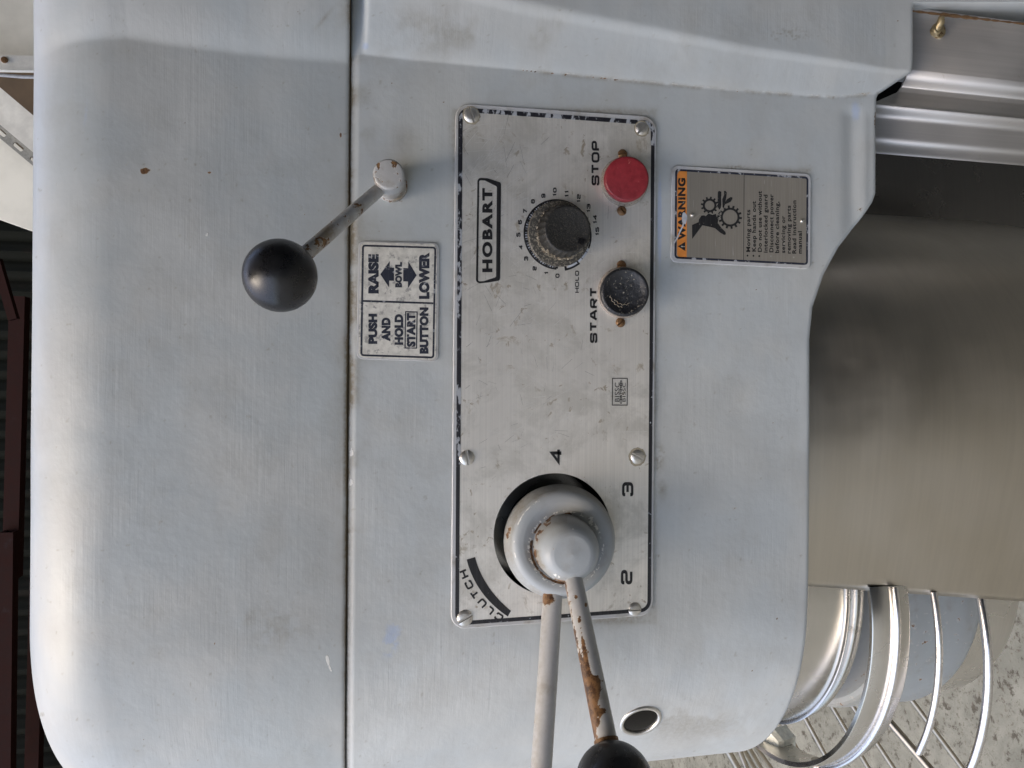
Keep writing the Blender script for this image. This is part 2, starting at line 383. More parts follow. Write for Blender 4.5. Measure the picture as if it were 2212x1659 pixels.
# wear painting (pixel space of the flat side)
def px_of(V):
    d = V - np.array(CAM)[None, :]
    f = d @ np.array(fwd); return 1106 + FPX * (d @ np.array(rtv)) / f, 829.5 - FPX * (d @ np.array(upv)) / f
def blob(px, py, cx, cy, rx, ry, rot=0.):
    a = R(rot); dx = (px - cx); dy = (py - cy); u = (dx * math.cos(a) + dy * math.sin(a)) / rx; v = (-dx * math.sin(a) + dy * math.cos(a)) / ry
    return np.exp(-(u * u + v * v))
def grid_mesh(name, V, nu, nv, mat, parent, wearf, flip=False, holes=()):
    me = bpy.data.meshes.new(name); nV = nu * nv
    i = np.arange(nu - 1)[:, None]; j = np.arange(nv - 1)[None, :]; a = (i * nv + j).ravel()
    F = np.stack([a, a + 1, a + nv + 1, a + nv], 1)
    if flip: F = F[:, ::-1]
    for (hc_, hr_) in holes:
        cc = V[F].mean(1); F = F[np.linalg.norm(cc - np.array(hc_)[None, :], axis=1) > hr_]
    me.vertices.add(nV); me.vertices.foreach_set('co', V.astype(np.float32).ravel())
    me.loops.add(F.size); me.loops.foreach_set('vertex_index', F.ravel().astype(np.int32))
    me.polygons.add(len(F)); me.polygons.foreach_set('loop_start', np.arange(0, F.size, 4, dtype=np.int32)); me.polygons.foreach_set('loop_total', np.full(len(F), 4, np.int32))
    me.update(calc_edges=True)
    if wearf is not None:
        at = me.attributes.new('wear', 'FLOAT_COLOR', 'POINT'); at.data.foreach_set('color', wearf(V).astype(np.float32).ravel())
    me.shade_smooth()
    return link(name, me, mat, parent)
def wearA(V):
    px, py = px_of(V); n1 = fbm(px, py, .05, 4, 3); n2 = fbm(px, py, .012, 4, 9); n3 = fbm(px, py, .25, 3, 5)
    W = np.zeros((len(V), 4))
    sx = np.interp(py, [0, 800, 1659], [757, 750, 745])
    W[:, 0] = 1.1 * np.exp(-np.maximum(sx - px, 0) / 3.0) * (.5 + n2) + .42 * np.exp(-np.maximum(sx - px, 0) / 22) * smooth((n2 - .38) * 4)
    W[:, 0] += .45 * blob(px, py, 540, 1335, 12, 22, 20) * n3 * 1.6 + .35 * blob(px, py, 600, 1360, 60, 40) * smooth((n1 - .45) * 6)
    W[:, 0] += .45 * blob(px, py, 700, 40, 26, 4, -50) + .3 * blob(px, py, 250, 110, 90, 25) * n1
    W[:, 0] += .5 * smooth((fbm(px, py, .09, 3, 21) - .80) * 12) + .10 * smooth((n2 - .55) * 6)
    W[:, 1] = .78 * blob(px, py, 312, 370, 10, 6) + .30 * blob(px, py, 320, 366, 24, 12) + .3 * smooth((n3 - .78) * 10) + .62 * blob(px, py, 452, 373, 8, 4) + .75 * blob(px, py, 736, 292, 3, 10) + .4 * blob(px, py, 270, 355, 18, 14) * smooth((n3 - .5) * 8)
    W[:, 1] += .8 * smooth((vnoise(px / 4.5, py / 4.5, 77) - .985) * 80)
    W[:, 2] = .9 * blob(px, py, 708, 1424, 5, 12, -12) + .9 * blob(px, py, 714, 1445, 2.5, 9, -25) + .45 * blob(px, py, 246, 650, 12, 3, 20) + .62 * blob(px, py, 447, 505, 6, 12) * n3 * 1.5 + .5 * smooth((vnoise(px / 5, py / 5, 11) - .988) * 80)
    W[:, 3] = .5 * blob(px, py, 185, 250, 10, 60, 6) + .35 * blob(px, py, 500, 1450, 160, 60) + .3 * smooth((fbm(px * .25, py, .01, 3, 44) - .6) * 6)
    return W
def wearB(V):
    px, py = px_of(V); n1 = fbm(px, py, .05, 4, 13); n2 = fbm(px, py, .012, 4, 19); n3 = fbm(px, py, .25, 3, 15)
    W = np.zeros((len(V), 4))
    sx = np.interp(py, [0, 800, 1659], [759, 752, 747])
    e = np.maximum(px - sx, 0)
    W[:, 0] = 1.5 * np.exp(-e / 6) * smooth((py - 100) / 40) * (.55 + .6 * n2) + .85 * np.exp(-e / 24) * smooth((n2 - .40) * 5) * (py < 1150) * (py > 118)
    W[:, 2] = .75 * np.exp(-((e - 8) / 7) ** 2) * smooth((n1 - .50) * 8) * smooth((py - 850) / 100) * (py < 1130)
    cz = np.interp(px, [757, 900, 965, 1150, 1292, 1571, 1796, 1860, 1893], [117, 131, 137, 154, 169, 195, 211, 206, 203]); dc = py - cz
    W[:, 0] += .6 * np.exp(-(dc / 4.5) ** 2) * smooth((px - 1120) / 60) * smooth((n1 - .36) * 5)
    W[:, 1] += .70 * np.exp(-(dc / 3.0) ** 2) * smooth((px - 1080) / 60) * smooth((1420 - px) / 80) * smooth((n3 - .52) * 7)
    W[:, 2] += .50 * np.exp(-((dc + 3) / 3.5) ** 2) * smooth((px - 850) / 300)
    # plate surround
    def rim(x0, x1, y0, y1, wd):
        d = np.maximum(np.maximum(x0 - px, px - x1), np.maximum(y0 - py, py - y1)); return np.exp(-(np.maximum(d, 0) / wd)), d
    r1, d1 = rim(979, 1416, 238, 1345, 5); W[:, 0] += .55 * r1 * (.3 + n2); r2, d2 = rim(1453, 1750, 367, 572, 5); W[:, 0] += .55 * r2 * (.4 + n1)
    r3, d3 = rim(779, 944, 524, 772, 5); W[:, 0] += .4 * r3 * (.4 + n1)
    W[:, 0] += 1.0 * blob(px, py, 1424, 988, 9, 24) * smooth((n1 - .30) * 6) + .9 * blob(px, py, 1430, 1060, 10, 20) * n1 + .7 * blob(px, py, 1585, 362, 24, 5) * smooth((n3 - .45) * 8)
    W[:, 0] += .36 * blob(px, py, 1500, 1560, 130, 36, 4) * smooth((n1 - .30) * 3) + .22 * blob(px, py, 1450, 1585, 60, 45)
    W[:, 0] += .55 * blob(px, py, 872, 300, 26, 26) * n2 * 1.3 + .5 * blob(px, py, 872, 410, 14, 8) + .75 * blob(px, py, 1700, 75, 40, 14) * smooth((n3 - .55) * 8) + .35 * blob(px, py, 1000, 70, 250, 40) * smooth((n2 - .5) * 5)
    W[:, 0] += .45 * smooth((fbm(px, py, .09, 3, 31) - .80) * 12) + .10 * smooth((n2 - .55) * 6)
    W[:, 1] += .8 * smooth((vnoise(px / 4.5, py / 4.5, 78) - .986) * 80) + .75 * blob(px, py, 1891, 260, 3, 30) * n3 * 1.7 + .7 * blob(px, py, 1858, 453, 8, 8) * n3 * 1.6 + .55 * blob(px, py, 1586, 1098, 9, 4) + .7 * blob(px, py, 848, 432, 26, 3.5, 8) + .6 * blob(px, py, 1870, 203, 18, 4) * n3 * 1.8
    W[:, 2] += .5 * smooth((vnoise(px / 5, py / 5, 12) - .99) * 90) + .5 * blob(px, py, 1320, 1474, 40, 1.6, -2)
    W[:, 3] = .95 * blob(px, py, 1425, 480, 6, 130) + .8 * blob(px, py, 845, 1380, 26, 60, 15) * smooth((n1 - .36) * 5) + .8 * blob(px, py, 1848, 240, 14, 30) + .8 * blob(px, py, 790, 100, 9, 12) + .45 * blob(px, py, 1060, 1385, 90, 8) + .4 * blob(px, py, 1740, 1050, 12, 200) + .5 * blob(px, py, 770, 60, 14, 60)
    return W

mixer = empty('planetary_mixer', (P(1106, 900, .15).x, .15, P(2212, 900, .15).z))
tag(mixer, 'large grey painted dough mixer head with control plate, ball levers and stainless bowl guard', 'mixer')

def on_side(px, py):
    """where the line of sight meets the curved side"""
    d = (fwd * FPX + rtv * (px - 1106) + upv * (829.5 - py)); lo = 0.
    t = lo; st_ = .0005 / d.y
    p = CAM + d * ((0 - CAM.y) / d.y)
    for k in range(400):
        if p.x > XF: return p, Vector((0, -1, 0))
        a = math.asin(min(1, (XF - p.x) / RA)); ys = RB * (1 - math.cos(a))
        if p.y >= ys: return p, Vector((-math.sin(a) * RB, -math.cos(a) * RA, 0)).normalized()
        p = p + d * st_
    return p, Vector((0, -1, 0))
def head_mesh(name, which, mat, wf):
    st = station(.0008)
    ZT = P(75, 1300, .05).z + .0030; r = .056; zt0 = ZT - r
    if which == 'A':
        # profile in (inset, z, kind)
        z_flat = np.concatenate([[0, .0004, .0010, .0020], np.arange(.0032, 1, .0008)])
        rows = []
        pts = []
        nflat = 190; narc = 110
    Vs = []
    for s in st:
        x, y, nx, ny = plan(float(s)); zs = float(seam_z(x))
        if which == 'A':
            pr = [(.006, zs + .0001), (.0022, zs + .0001), (.0005, zs + .0003), (.0001, zs + .0010), (0, zs + .0025)]
            for k in range(1, nflat + 1):
                u = k / nflat; pr.append((.0030 * u ** 2.2, zs + .0025 + (zt0 - zs - .0025) * u))
            for k in range(1, narc + 1):
                a = math.pi / 2 * k / narc; pr.append((.0030 + .0035 * (a / 1.57) + r * (1 - math.cos(a)), zt0 + r * math.sin(a) * 1.0))
            pr.append((.10, ZT + .001)); pr.append((.145, ZT + .001))
        else:
            zb = zbot(x); h = zs - .0009 - zb; e = .0045
            pr = [(.012, zs - .0003), (.0026, zs - .0004), (.0012, zs - .0011), (.0009, zs - .0022)]
            nb = 270
            for k in range(1, nb + 1): pr.append((.0009 * max(0, 1 - k / 2), zs - .0022 + (zb + e - zs + .0022) * k / nb))
            for k in range(1, 10):
                a = math.pi / 2 * k / 9; pr.append((e * (1 - math.cos(a)), zb + e - e * math.sin(a)))
            pr += [(.02, zb - .0002), (.06, zb), (.10, zb), (.145, zb)]
        pr = np.array(pr); V = np.stack([x - nx * pr[:, 0], y - ny * pr[:, 0], pr[:, 1]], 1); Vs.append(V)
    V = np.concatenate(Vs); nu = len(st); nv = len(V) // nu
    if which == 'A':
        dpt = np.clip(1 - V[:, 1] / .05, 0, 1); V[:, 1] -= bulgeA(V[:, 0], V[:, 2]) * smooth(dpt) * (V[:, 0] > XF)
    else:
        dpt = np.clip(1 - V[:, 1] / .05, 0, 1); V[:, 1] -= bulgeB(V[:, 0], V[:, 2]) * smooth(dpt)
        px, py = px_of(V)      # shallow cove along the cast lip above the guard
        V[:, 1] += .0016 * np.exp(-((px - 1843) / 19.) ** 2) * smooth((py - 222) / 30) * smooth((560 - py) / 110) * (V[:, 1] < .02)
        V[:, 1] += .0008 * smooth((px - 1866) / 20) * smooth((py - 222) / 40) * smooth((500 - py) / 60) * (V[:, 1] < .02)
    # hand-made unevenness of the casting
    V[:, 1] += .00045 * (fbm(V[:, 0] + 3, V[:, 2] + 5, 22, 3, 61) - .5) * 2
    return grid_mesh(name, V, nu, nv, mat, mixer, wf, flip=(which == 'B'), holes=[] if which == 'A' else [((lambda q: (q.x, 0, q.z))(P(*c2(592, 1131), 0)), .0375), (tuple(on_side(1384, 1557.5)[0]), .0118)])
# underside edge of the gear case, read off its silhouette
_sil = [(2420, -160), (2420, 18), (1962, 20), (1957, 30), (1957, 150), (1954, 165), (1897, 204), (1893, 214), (1893, 418), (1886, 437), (1857, 478), (1811, 534), (1779, 593), (1755, 663), (1748, 733), (1748, 1000), (1747, 1238), (1745, 1330)]
_sx = [P(a, b, .003).x for a, b in _sil][::-1]; _sz = [P(a, b, .003).z for a, b in _sil][::-1]
def zbot(x): return float(np.interp(x, _sx, _sz))
tag(head_mesh('top_cover', 'A', M_TOP, wearA), 'upper grey cover above the horizontal seam')
tag(head_mesh('gear_case', 'B', M_GEAR, wearB), 'lower grey casting that carries the control plate')
# dark filler boxes added inside the seam and behind the lip, standing for shade
mb = MB(); mb.box(((XTOP + XF) / 2, .02, ZS), (XTOP - XF, .022, .012)); mb.build('joint_backing', M_VOID, mixer); mb = MB(); mb.box(((XTOP + XF) / 2, .0035, ZS), (XTOP - XF, .003, .006)); mb.build('seam_grime', plain('packed brown grime', (.085, .06, .035), .85, 0, .4, 500), mixer); mb = MB(); mb.box(((XTOP + XF) / 2 + .02, .105, -.02), (XTOP - XF - .02, .09, .18)); mb.build('dark_core_filler', M_VOID, mixer)
v0 = P(1900, 165, .03); v1 = P(1990, 240, .03); mb = MB(); mb.box(((v0.x + v1.x) / 2, .045, (v0.z + v1.z) / 2), (abs(v0.x - v1.x), .02, abs(v0.z - v1.z) + .02)); mb.build('dark_gap_filler', M_VOID, mixer)  # dark box added behind the panel gap, its black standing for shade
# ------------------------------------------------------------------ lettering
STROKE = {  # wide, square-shouldered letters: lists of polylines on a 0..W x 0..1 box, 'r' = rounded corners
    'O': (1.1, [([(.0, .0), (0, 1), (1.1, 1), (1.1, 0)], True)]),
    '0': (.82, [([(.0, .0), (0, 1), (.82, 1), (.82, 0)], True)]),
    'D': (1.08, [([(.0, .0), (0, 1), (1.08, 1), (1.08, 0)], True)]),
    'S': (1.05, [([(1.05, .72), (1.05, 1), (0, 1), (0, .52), (1.05, .52), (1.05, 0), (0, 0), (0, .28)], False)]),
    '5': (.8, [([(.8, 1), (0, 1), (0, .58), (.8, .58), (.8, 0), (0, 0), (0, .22)], False)]),
    '2': (.85, [([(0, .75), (0, 1), (.85, 1), (.85, .52), (0, .52), (0, 0), (.85, 0)], False)]),
    '3': (.85, [([(0, .78), (0, 1), (.85, 1), (.85, 0), (0, 0), (0, .22)], False), ([(.2, .52), (.85, .52)], False)]),
    '6': (.82, [([(.82, .8), (.82, 1), (0, 1), (0, 0), (.82, 0), (.82, .56), (0, .56)], False)]),
    '9': (.82, [([(0, .2), (0, 0), (.82, 0), (.82, 1), (0, 1), (0, .44), (.82, .44)], False)]),
    '8': (.84, [([(.0, .0), (0, 1), (.84, 1), (.84, 0)], True), ([(0, .52), (.84, .52)], False)]),
    '7': (.78, [([(0, 1), (.78, 1), (.25, 0)], False)]),
    '4': (.95, [([(.68, 0), (.68, 1), (0, .3), (.95, .3)], False)]),
    '1': (.30, [([(0, .72), (.22, 1), (.22, 0)], False)]),
    'T': (1.0, [([(-.06, 1), (1.06, 1)], False), ([(.5, 1), (.5, 0)], False)]),
    'P': (1.0, [([(0, -.08), (0, 1), (1.0, 1), (1.0, .42), (0, .42)], False)]),
    'R': (1.0, [([(0, -.08), (0, 1), (1.0, 1), (1.0, .44), (0, .44)], False), ([(.45, .44), (1.02, -.06)], False)]),
    'A': (1.15, [([(-.03, -.06), (.42, 1), (.72, 1), (1.18, -.06)], False), ([(.25, .32), (.9, .32)], False)]),
    'H': (1.05, [([(0, -.08), (0, 1.08)], False), ([(1.05, -.08), (1.05, 1.08)], False), ([(0, .5), (1.05, .5)], False)]),
    'L': (.85, [([(0, 1.08), (0, 0), (.9, 0)], False)]),
    'C': (1.05, [([(1.05, .72), (1.05, 1), (0, 1), (0, 0), (1.05, 0), (1.05, .28)], False)]),
    'U': (1.05, [([(0, 1.08), (0, 0), (1.05, 0), (1.05, 1.08)], False)]),
}
def round_line(pts, r, closed):
    if closed: return rrect(pts, r, 4)
    out = [pts[0]]
    for i in range(1, len(pts) - 1):
        p = Vector(pts[i]); a = Vector(pts[i - 1]) - p; b = Vector(pts[i + 1]) - p
        t = min(r, a.length * .48, b.length * .48); a.normalize(); b.normalize()
        if a.dot(b) > -.2 and r > 0 and abs(a.dot(b)) < .3:
            for k in range(6):
                u = k / 5; q = (p + a * t) * (1 - u) ** 2 + p * 2 * u * (1 - u) + (p + b * t) * u * u; out.append((q.x, q.y))
        else: out.append(tuple(p))
    out.append(pts[-1]); return out
def stroke_faces(pts, wd, closed):
    """ribbon of width wd along a 2D line, mitred"""
    m = len(pts); L = []; Rr = []
    for i in range(m):
        p = Vector(pts[i])
        a = Vector(pts[i - 1]) if (i > 0 or closed) else None; b = Vector(pts[(i + 1) % m]) if (i < m - 1 or closed) else None
        n1 = Vector((-(p - a).y, (p - a).x)).normalized() if a is not None and (p - a).length > 1e-9 else None
        n2 = Vector((-(b - p).y, (b - p).x)).normalized() if b is not None and (b - p).length > 1e-9 else None
        if n1 is None: n1 = n2
        if n2 is None: n2 = n1
        q = (n1 + n2); q = q.normalized() if q.length > 1e-6 else n1
        k = wd / 2 / max(.45, q.dot(n1)); L.append(p + q * k); Rr.append(p - q * k)
    V = L + Rr; F = [(i, (i + 1) % m, m + (i + 1) % m, m + i) for i in range(m if closed else m - 1)]
    return [(v.x, v.y) for v in V], F
def stroke_text(txt, th=.2, gap=.34, rc=.3):
    """returns verts/faces of a string in stroke letters, cap height about 1 (+th)"""
    V = []; F = []; x = 0; lay = []
    for ch in txt:
        wd, lines = STROKE[ch]
        for k, (pts, closed) in enumerate(lines):
            pp = round_line(pts, .12 if ch == 'D' and False else rc, closed)
            v, f = stroke_faces(pp, th, closed); n = len(V); V += [(a + x, b) for a, b in v]; F += [tuple(i + n for i in q) for q in f]; lay += [k] * len(v)
        x += wd + gap + th * .6
    return V, F, lay
FONT_CACHE = {}
def font_text(txt, bold=.02, sp=1.06):
    bold *= 1.45
    key = (txt, bold)
    if key in FONT_CACHE: return FONT_CACHE[key]
    cu = bpy.data.curves.new('t', 'FONT'); cu.body = txt; cu.size = 1; cu.space_character = sp; cu.offset = bold; cu.resolution_u = 4
    ob = bpy.data.objects.new('t', cu); COL.objects.link(ob); dg = bpy.context.evaluated_depsgraph_get(); dg.update()
    me = bpy.data.meshes.new_from_object(ob.evaluated_get(dg))
    V = [(v.co.x, v.co.y) for v in me.vertices]; F = [tuple(p.vertices) for p in me.polygons]
    bpy.data.objects.remove(ob); bpy.data.curves.remove(cu); bpy.data.meshes.remove(me)
    FONT_CACHE[key] = (V, F, [0] * len(V)); return FONT_CACHE[key]
def place(mb, T, quad, y, th=.00005, ink_y=.000012):
    """fits flat lettering into a photograph-space box (x0,y0)-(x1,y1) whose text reads upwards; quad = pixel corners
       [text-left-bottom, text-right-bottom, text-left-top] """
    V, F, lay = T; xs = [v[0] for v in V]; ys = [v[1] for v in V]; x0, x1, y0, y1 = min(xs), max(xs), min(ys), max(ys)
    o = Vector(w2(quad[0], y)); a = Vector(w2(quad[1], y)) - o; b = Vector(w2(quad[2], y)) - o
    W = []
    for (u, v), k in zip(V, lay):
        p = o + a * ((u - x0) / (x1 - x0)) + b * ((v - y0) / (y1 - y0)); W.append((p.x, y - k * ink_y, p.y))
    mb.add(W, F)
def box_text(mb, T, cf, xt, xb, yl, yr, y):
    """xt = crop x of the letter tops, xb of the baseline; yl = crop y where the text starts, yr where it ends"""
    place(mb, T, [cf(xb, yl), cf(xb, yr), cf(xt, yl)], y)

# ------------------------------------------------------------------ control plate
YP = -.0014
plate = empty('control_plate', P(1200, 790, -.0005), mixer)
tag(plate, 'long scratched aluminium control plate with rounded corners')
pc = [w2(q, YP) for q in ((984, 222), (1418.5, 252), (1411, 1329), (974, 1360))]
hole_c = Vector(w2(c2(592, 1131), YP)); hole_r = 314 / 1.2761 / 1.8517 * (DIST / FPX) * 1.0
hole = [(hole_c.x + hole_r * math.cos(k * 2 * math.pi / 72), hole_c.y + hole_r * math.sin(k * 2 * math.pi / 72)) for k in range(72)]
outer = rrect(pc, .0085)
mb = MB(); slab(mb, [outer, hole], YP, .0014, .0004); o = mb.build('plate_edge', M_PANELRIM, plate); tag(o, 'painted over edge of the plate')
lc = [w2(q, YP) for q in ((990, 232), (1414, 262), (1405.5, 1321), (983, 1351))]
lin = rrect(lc, .0065); lin2 = inset(lin, .0018)
mb = MB(); sheet(mb, [inset(lin, .0009), hole], YP - .00012, .0001); mb.build('plate_face', M_PLATE, plate)
def border(name, poly, wd, y, mat, parent, keep=None):
    inn = inset(poly, wd); n = len(poly); V = [(p[0], y, p[1]) for p in poly] + [(p[0], y, p[1]) for p in inn]
    F = [(i, (i + 1) % n, n + (i + 1) % n, n + i) for i in range(n)]
    if keep: F = [f for f in F if keep(np.mean([V[i][0] for i in f]), np.mean([V[i][2] for i in f]))]
    return MB().add(V, F).build(name, mat, parent, 0)
def dense(poly, step=.004):
    out = []
    for i in range(len(poly)):
        a = Vector(poly[i]); b = Vector(poly[(i + 1) % len(poly)]); m = max(1, int((b - a).length / step))
        for k in range(m): q = a.lerp(b, k / m); out.append((q.x, q.y))
    return out
zmid = w2((1100, 300), YP)[1]; xlow = w2((1000, 300), YP)[0]
lind = dense(lin)
worn = lambda x, z: (z > zmid - .0 and x > w2((1000, 1000), YP)[0]) or x > w2((1200, 300), YP)[0]
border('border_line', lind, .0022, YP - .00024, M_LINE, plate, lambda x, z: not worn(x, z))
tag(border('border_line', lind, .0025, YP - .00024, M_LINETOP, plate, worn), 'stretch of black border half hidden by grey paint')
YT = YP - .00026
def group(name, mat, parent, fn, smooth=0):
    mb = MB(); fn(mb); return mb.build(name, mat, parent, smooth)
# brand badge
def badge(mb):
    of = rrect([w2(c1(*q), YT) for q in ((289, 630), (350, 633), (443, 664), (437, 1352), (290, 1370), (268, 1358), (277, 640))][0:4] + [w2(c1(*q), YT) for q in ((437, 1350), (268, 1370), (277, 640))], [.0006, .002, .0016, .0016, .0016, .0006, .0006][:7], 4)
    of = rrect([w2(c1(*q), YT) for q in ((279, 630), (350, 634), (444, 664), (437, 1348), (355, 1362), (268, 1371))], [.0022, .002, .0016, .0016, .002, .0022], 5)
    inn = rrect([w2(c1(*q), YT) for q in ((291, 648), (332, 650), (400, 684), (415, 692), (409, 1322), (400, 1328), (325, 1352), (283, 1356))], [.001, .001, .001, .001, .001, .001, .001, .001], 3)
    V, F = fill2d([of, inn]); mb.add([(v[0], YT, v[1]) for v in V], F)
    box_text(mb, font_text('HOBART', .036, 1.22), c1, 312, 384, 1290, 704, YT)
group('badge_lettering', M_INK, plate, badge)
def words(items, cf, mat, parent, y, name='printed_word'):
    for T, x0, x1, y0, y1 in items:
        mb = MB(); box_text(mb, T, cf, x0, x1, y0, y1, y); mb.build(name, mat, parent, 0)
words([(stroke_text('STOP', .32, .32), 1076, 1131, 684, 373)], c1, M_INK, plate, YT)
words([(stroke_text('START', .32, .32), 1208, 1278, 1592, 1073)], c5, M_INK, plate, YT)
for t, x, y in (('0', 900, 955), ('1', 792, 930), ('2', 683, 885), ('3', 603, 792), ('4', 548, 688), ('5', 530, 566), ('6', 544, 447), ('7', 593, 338), ('8', 667, 250), ('9', 766, 197), ('10', 872, 160), ('11', 985, 180), ('12', 1100, 220), ('13', 1193, 313), ('14', 1252, 420), ('15', 1275, 533)):
    h = 19; wd = {1: 21, 2: 40}[len(t)] * (.55 if t == '1' else .75 if t == '11' else 1)
    words([(stroke_text(t, .31, .30), x - h, x + h, y + wd, y - wd)], c5, M_INK, plate, YT, 'dial_number')
words([(stroke_text('HOLD', .25, .3), 1067, 1103, 1117, 907)], c5, M_INK, plate, YT)
dc = Vector(w2(c5(904, 564), YT)); dr = 336 / 2.3694 / 1.8517 * DIST / FPX
def arc(mb, c, r0, r1, a0, a1, y, n=None):
    """a: degrees, 0 = photo right, 90 = photo up"""
    n = n or max(2, int(abs(a1 - a0) / 4)); V = []
    for k in range(n + 1):
        a = R(a0 + (a1 - a0) * k / n); d = Vector((math.sin(a), -math.cos(a)))
        for r in (r0, r1): V.append((c.x + d.x * r, y, c.y + d.y * r))
    mb.add(V, [(2 * k, 2 * k + 1, 2 * k + 3, 2 * k + 2) for k in range(n)])
def dialmarks(mb):
    ga = lambda k: (268 - k * 18.35)
    arc(mb, dc, dr * .958, dr * 1.005, ga(0), ga(15) - 14, YT)
    for k in range(16):
        arc(mb, dc, dr * .87, dr * .973, ga(k) - 2.6, ga(k) + 2.6, YT - .00001, 2)
        if k < 15:
            for q in (.25, .5, .75):
                arc(mb, dc, dr * .89, dr * .973, ga(k + q) - 1.2, ga(k + q) + 1.2, YT - .00001, 2)
    for q in (-28, -42): arc(mb, dc, dr * .92, dr * 1.0, q - .6, q + .6, YT - .00001, 2)
    arc(mb, dc, dr * .99, dr * 1.045, -53, -75, YT); arc(mb, dc, dr * .90, dr * 1.045, -50.5, -53.5, YT - .00001, 2); arc(mb, dc, dr * .90, dr * 1.045, -74, -78, YT - .00001, 2)
tag(group('dial_scale', M_INK, plate, dialmarks), kind='stuff')
mb = MB(); arc(mb, dc, dr * .86, dr * .985, 262, -12, YT + .00006); arc(mb, dc, dr * .89, dr * 1.0, -22, -72, YT + .00006); mb.build('scale_band', M_GREYTOUCH, plate, 0)
for t, x0, x1, y0, y1 in (('4', 570, 632, 781, 700), ('3', 942, 1000, 938, 866), ('2', 936, 995, 1388, 1314)):
    words([(stroke_text(t, .27, .3, .3), x0, x1, y0, y1)], c2, M_INK, plate, YT, 'gear_number')
hc = Vector(w2(c2(592, 1131), YT)); pxm = DIST / FPX / 1.2761 / 1.8517
def clutch(mb):
    for ch, a in (('C', 235.2), ('L', 228.6), ('U', 222.0), ('T', 215.2), ('C', 208.5), ('H', 201.5)):
        V, F, lay = stroke_text(ch, .30, 0, .3); wv = max(v[0] for v in V)
        ang = R(a); d = Vector((math.sin(ang), -math.cos(ang)))       # outwards
        tdir = Vector((d.y, -d.x)) * 1
        tdir = Vector((math.sin(ang - math.pi / 2), -math.cos(ang - math.pi / 2)))
        c = hc + d * (484 * pxm); sc = 29 * pxm
        mb.add([(c.x + tdir.x * (v[0] - wv / 2) * sc * 1.08 + d.x * v[1] * sc, YT - k * .00001, c.y + tdir.y * (v[0] - wv / 2) * sc * 1.08 + d.y * v[1] * sc) for v, k in zip(V, lay)], F)
    n = 20; V = []
    for k in range(n + 1):
        u = k / n; a = R(194 + (240 - 194) * u); d = Vector((math.sin(a), -math.cos(a)))
        for r in (420 + 22 * u ** 3, 464 + 10 * u ** 3): V.append((hc.x + d.x * r * pxm, YT, hc.y + d.y * r * pxm))
    mb.add(V, [(2 * k, 2 * k + 1, 2 * k + 3, 2 * k + 2) for k in range(n)])
tag(group('clutch_lettering', M_INK, plate, clutch), kind='stuff')
def cert(mb):
    of = [w2(c2(*q), YT) for q in ((891, 334), (971, 334), (970, 475), (890, 475))]
    V, F = fill2d([of, inset(of, .0005)]); mb.add([(v[0], YT, v[1]) for v in V], F)
    box_text(mb, font_text('BISSC', .0), c2, 905, 929, 455, 358, YT); box_text(mb, font_text('BISSC', .0), c2, 944, 960, 455, 358, YT)
    box_text(mb, font_text('CERTIFIED', .03), c2, 931, 942, 466, 346, YT)
tag(group('certification_mark', M_INK, plate, cert), kind='stuff')
def slot_screw(name, c, r, ang, mat, parent, h=.0016, y0=None, dome=.5):
    """slotted pan-head screw; the slot is a real groove. c=(px,py), r px, ang degrees of the slot in the photo"""
    y0 = YP - .0001 if y0 is None else y0
    v = P(c[0], c[1], y0); rr = r * DIST / FPX; e = empty(name, v, parent) if False else None
    sw = rr * .17; dep = h * .45; a = R(ang); d = Vector((math.sin(a), 0, -math.cos(a))); q = Vector((d.z, 0, -d.x))
    V = []; F = []; n = 20
    # two half caps either side of the groove
    for sgn in (1, -1):
        rows = []
        for i in range(5):
            u = i / 4; row = []
            for k in range(n + 1):
                th = math.pi * k / n; p0 = d * math.cos(th) * rr + q * sgn * math.sin(th) * rr
                off = sgn * sw; qq = p0.dot(q); along = p0.dot(d)
                f = 1 - u; al = along * f; pe = off + (qq - off) * f if abs(qq) > sw else off
                rad = math.hypot(al, pe) / rr; hh = h * (1 - dome * rad ** 2.2) if u > 0 else h * .25
                row.append(v + d * al + q * pe + Vector((0, -hh, 0)))
            rows.append(row)
        base = [p * 1 for p in rows[0]]; rows.insert(0, [Vector((p.x, y0 + .0003, p.z)) for p in base])
        st = len(V); V += [p for row in rows for p in row]
        for i in range(len(rows) - 1):
            for k in range(n): F.append((st + i * (n + 1) + k, st + i * (n + 1) + k + 1, st + (i + 1) * (n + 1) + k + 1, st + (i + 1) * (n + 1) + k))
    L = rr * .97
    b = MB(); b.add(V, F)
    for off in (-sw, sw): b.add([v + d * L + q * off + Vector((0, -h * .35, 0)), v - d * L + q * off + Vector((0, -h * .35, 0)), v - d * L * .98 + q * off + Vector((0, -h * .98, 0)), v + d * L * .98 + q * off + Vector((0, -h * .98, 0))], [(0, 1, 2, 3)])
    b.add([v + d * L + q * sw + Vector((0, -h * .36, 0)), v - d * L + q * sw + Vector((0, -h * .36, 0)), v - d * L - q * sw + Vector((0, -h * .36, 0)), v + d * L - q * sw + Vector((0, -h * .36, 0))], [(0, 1, 2, 3)])
    return b.build(name, mat, parent, 40)
for c, r, a in (((1018, 249), 16.5, 108), ((1386, 278), 15, 50), ((1009, 989), 16, 98), ((1377, 987), 16, -28), ((1004, 1335), 17, 28), ((1371, 1316), 15, 2)):
    slot_screw('plate_screw', c, r, a, M_SCREW, plate, .0015, None, .35)
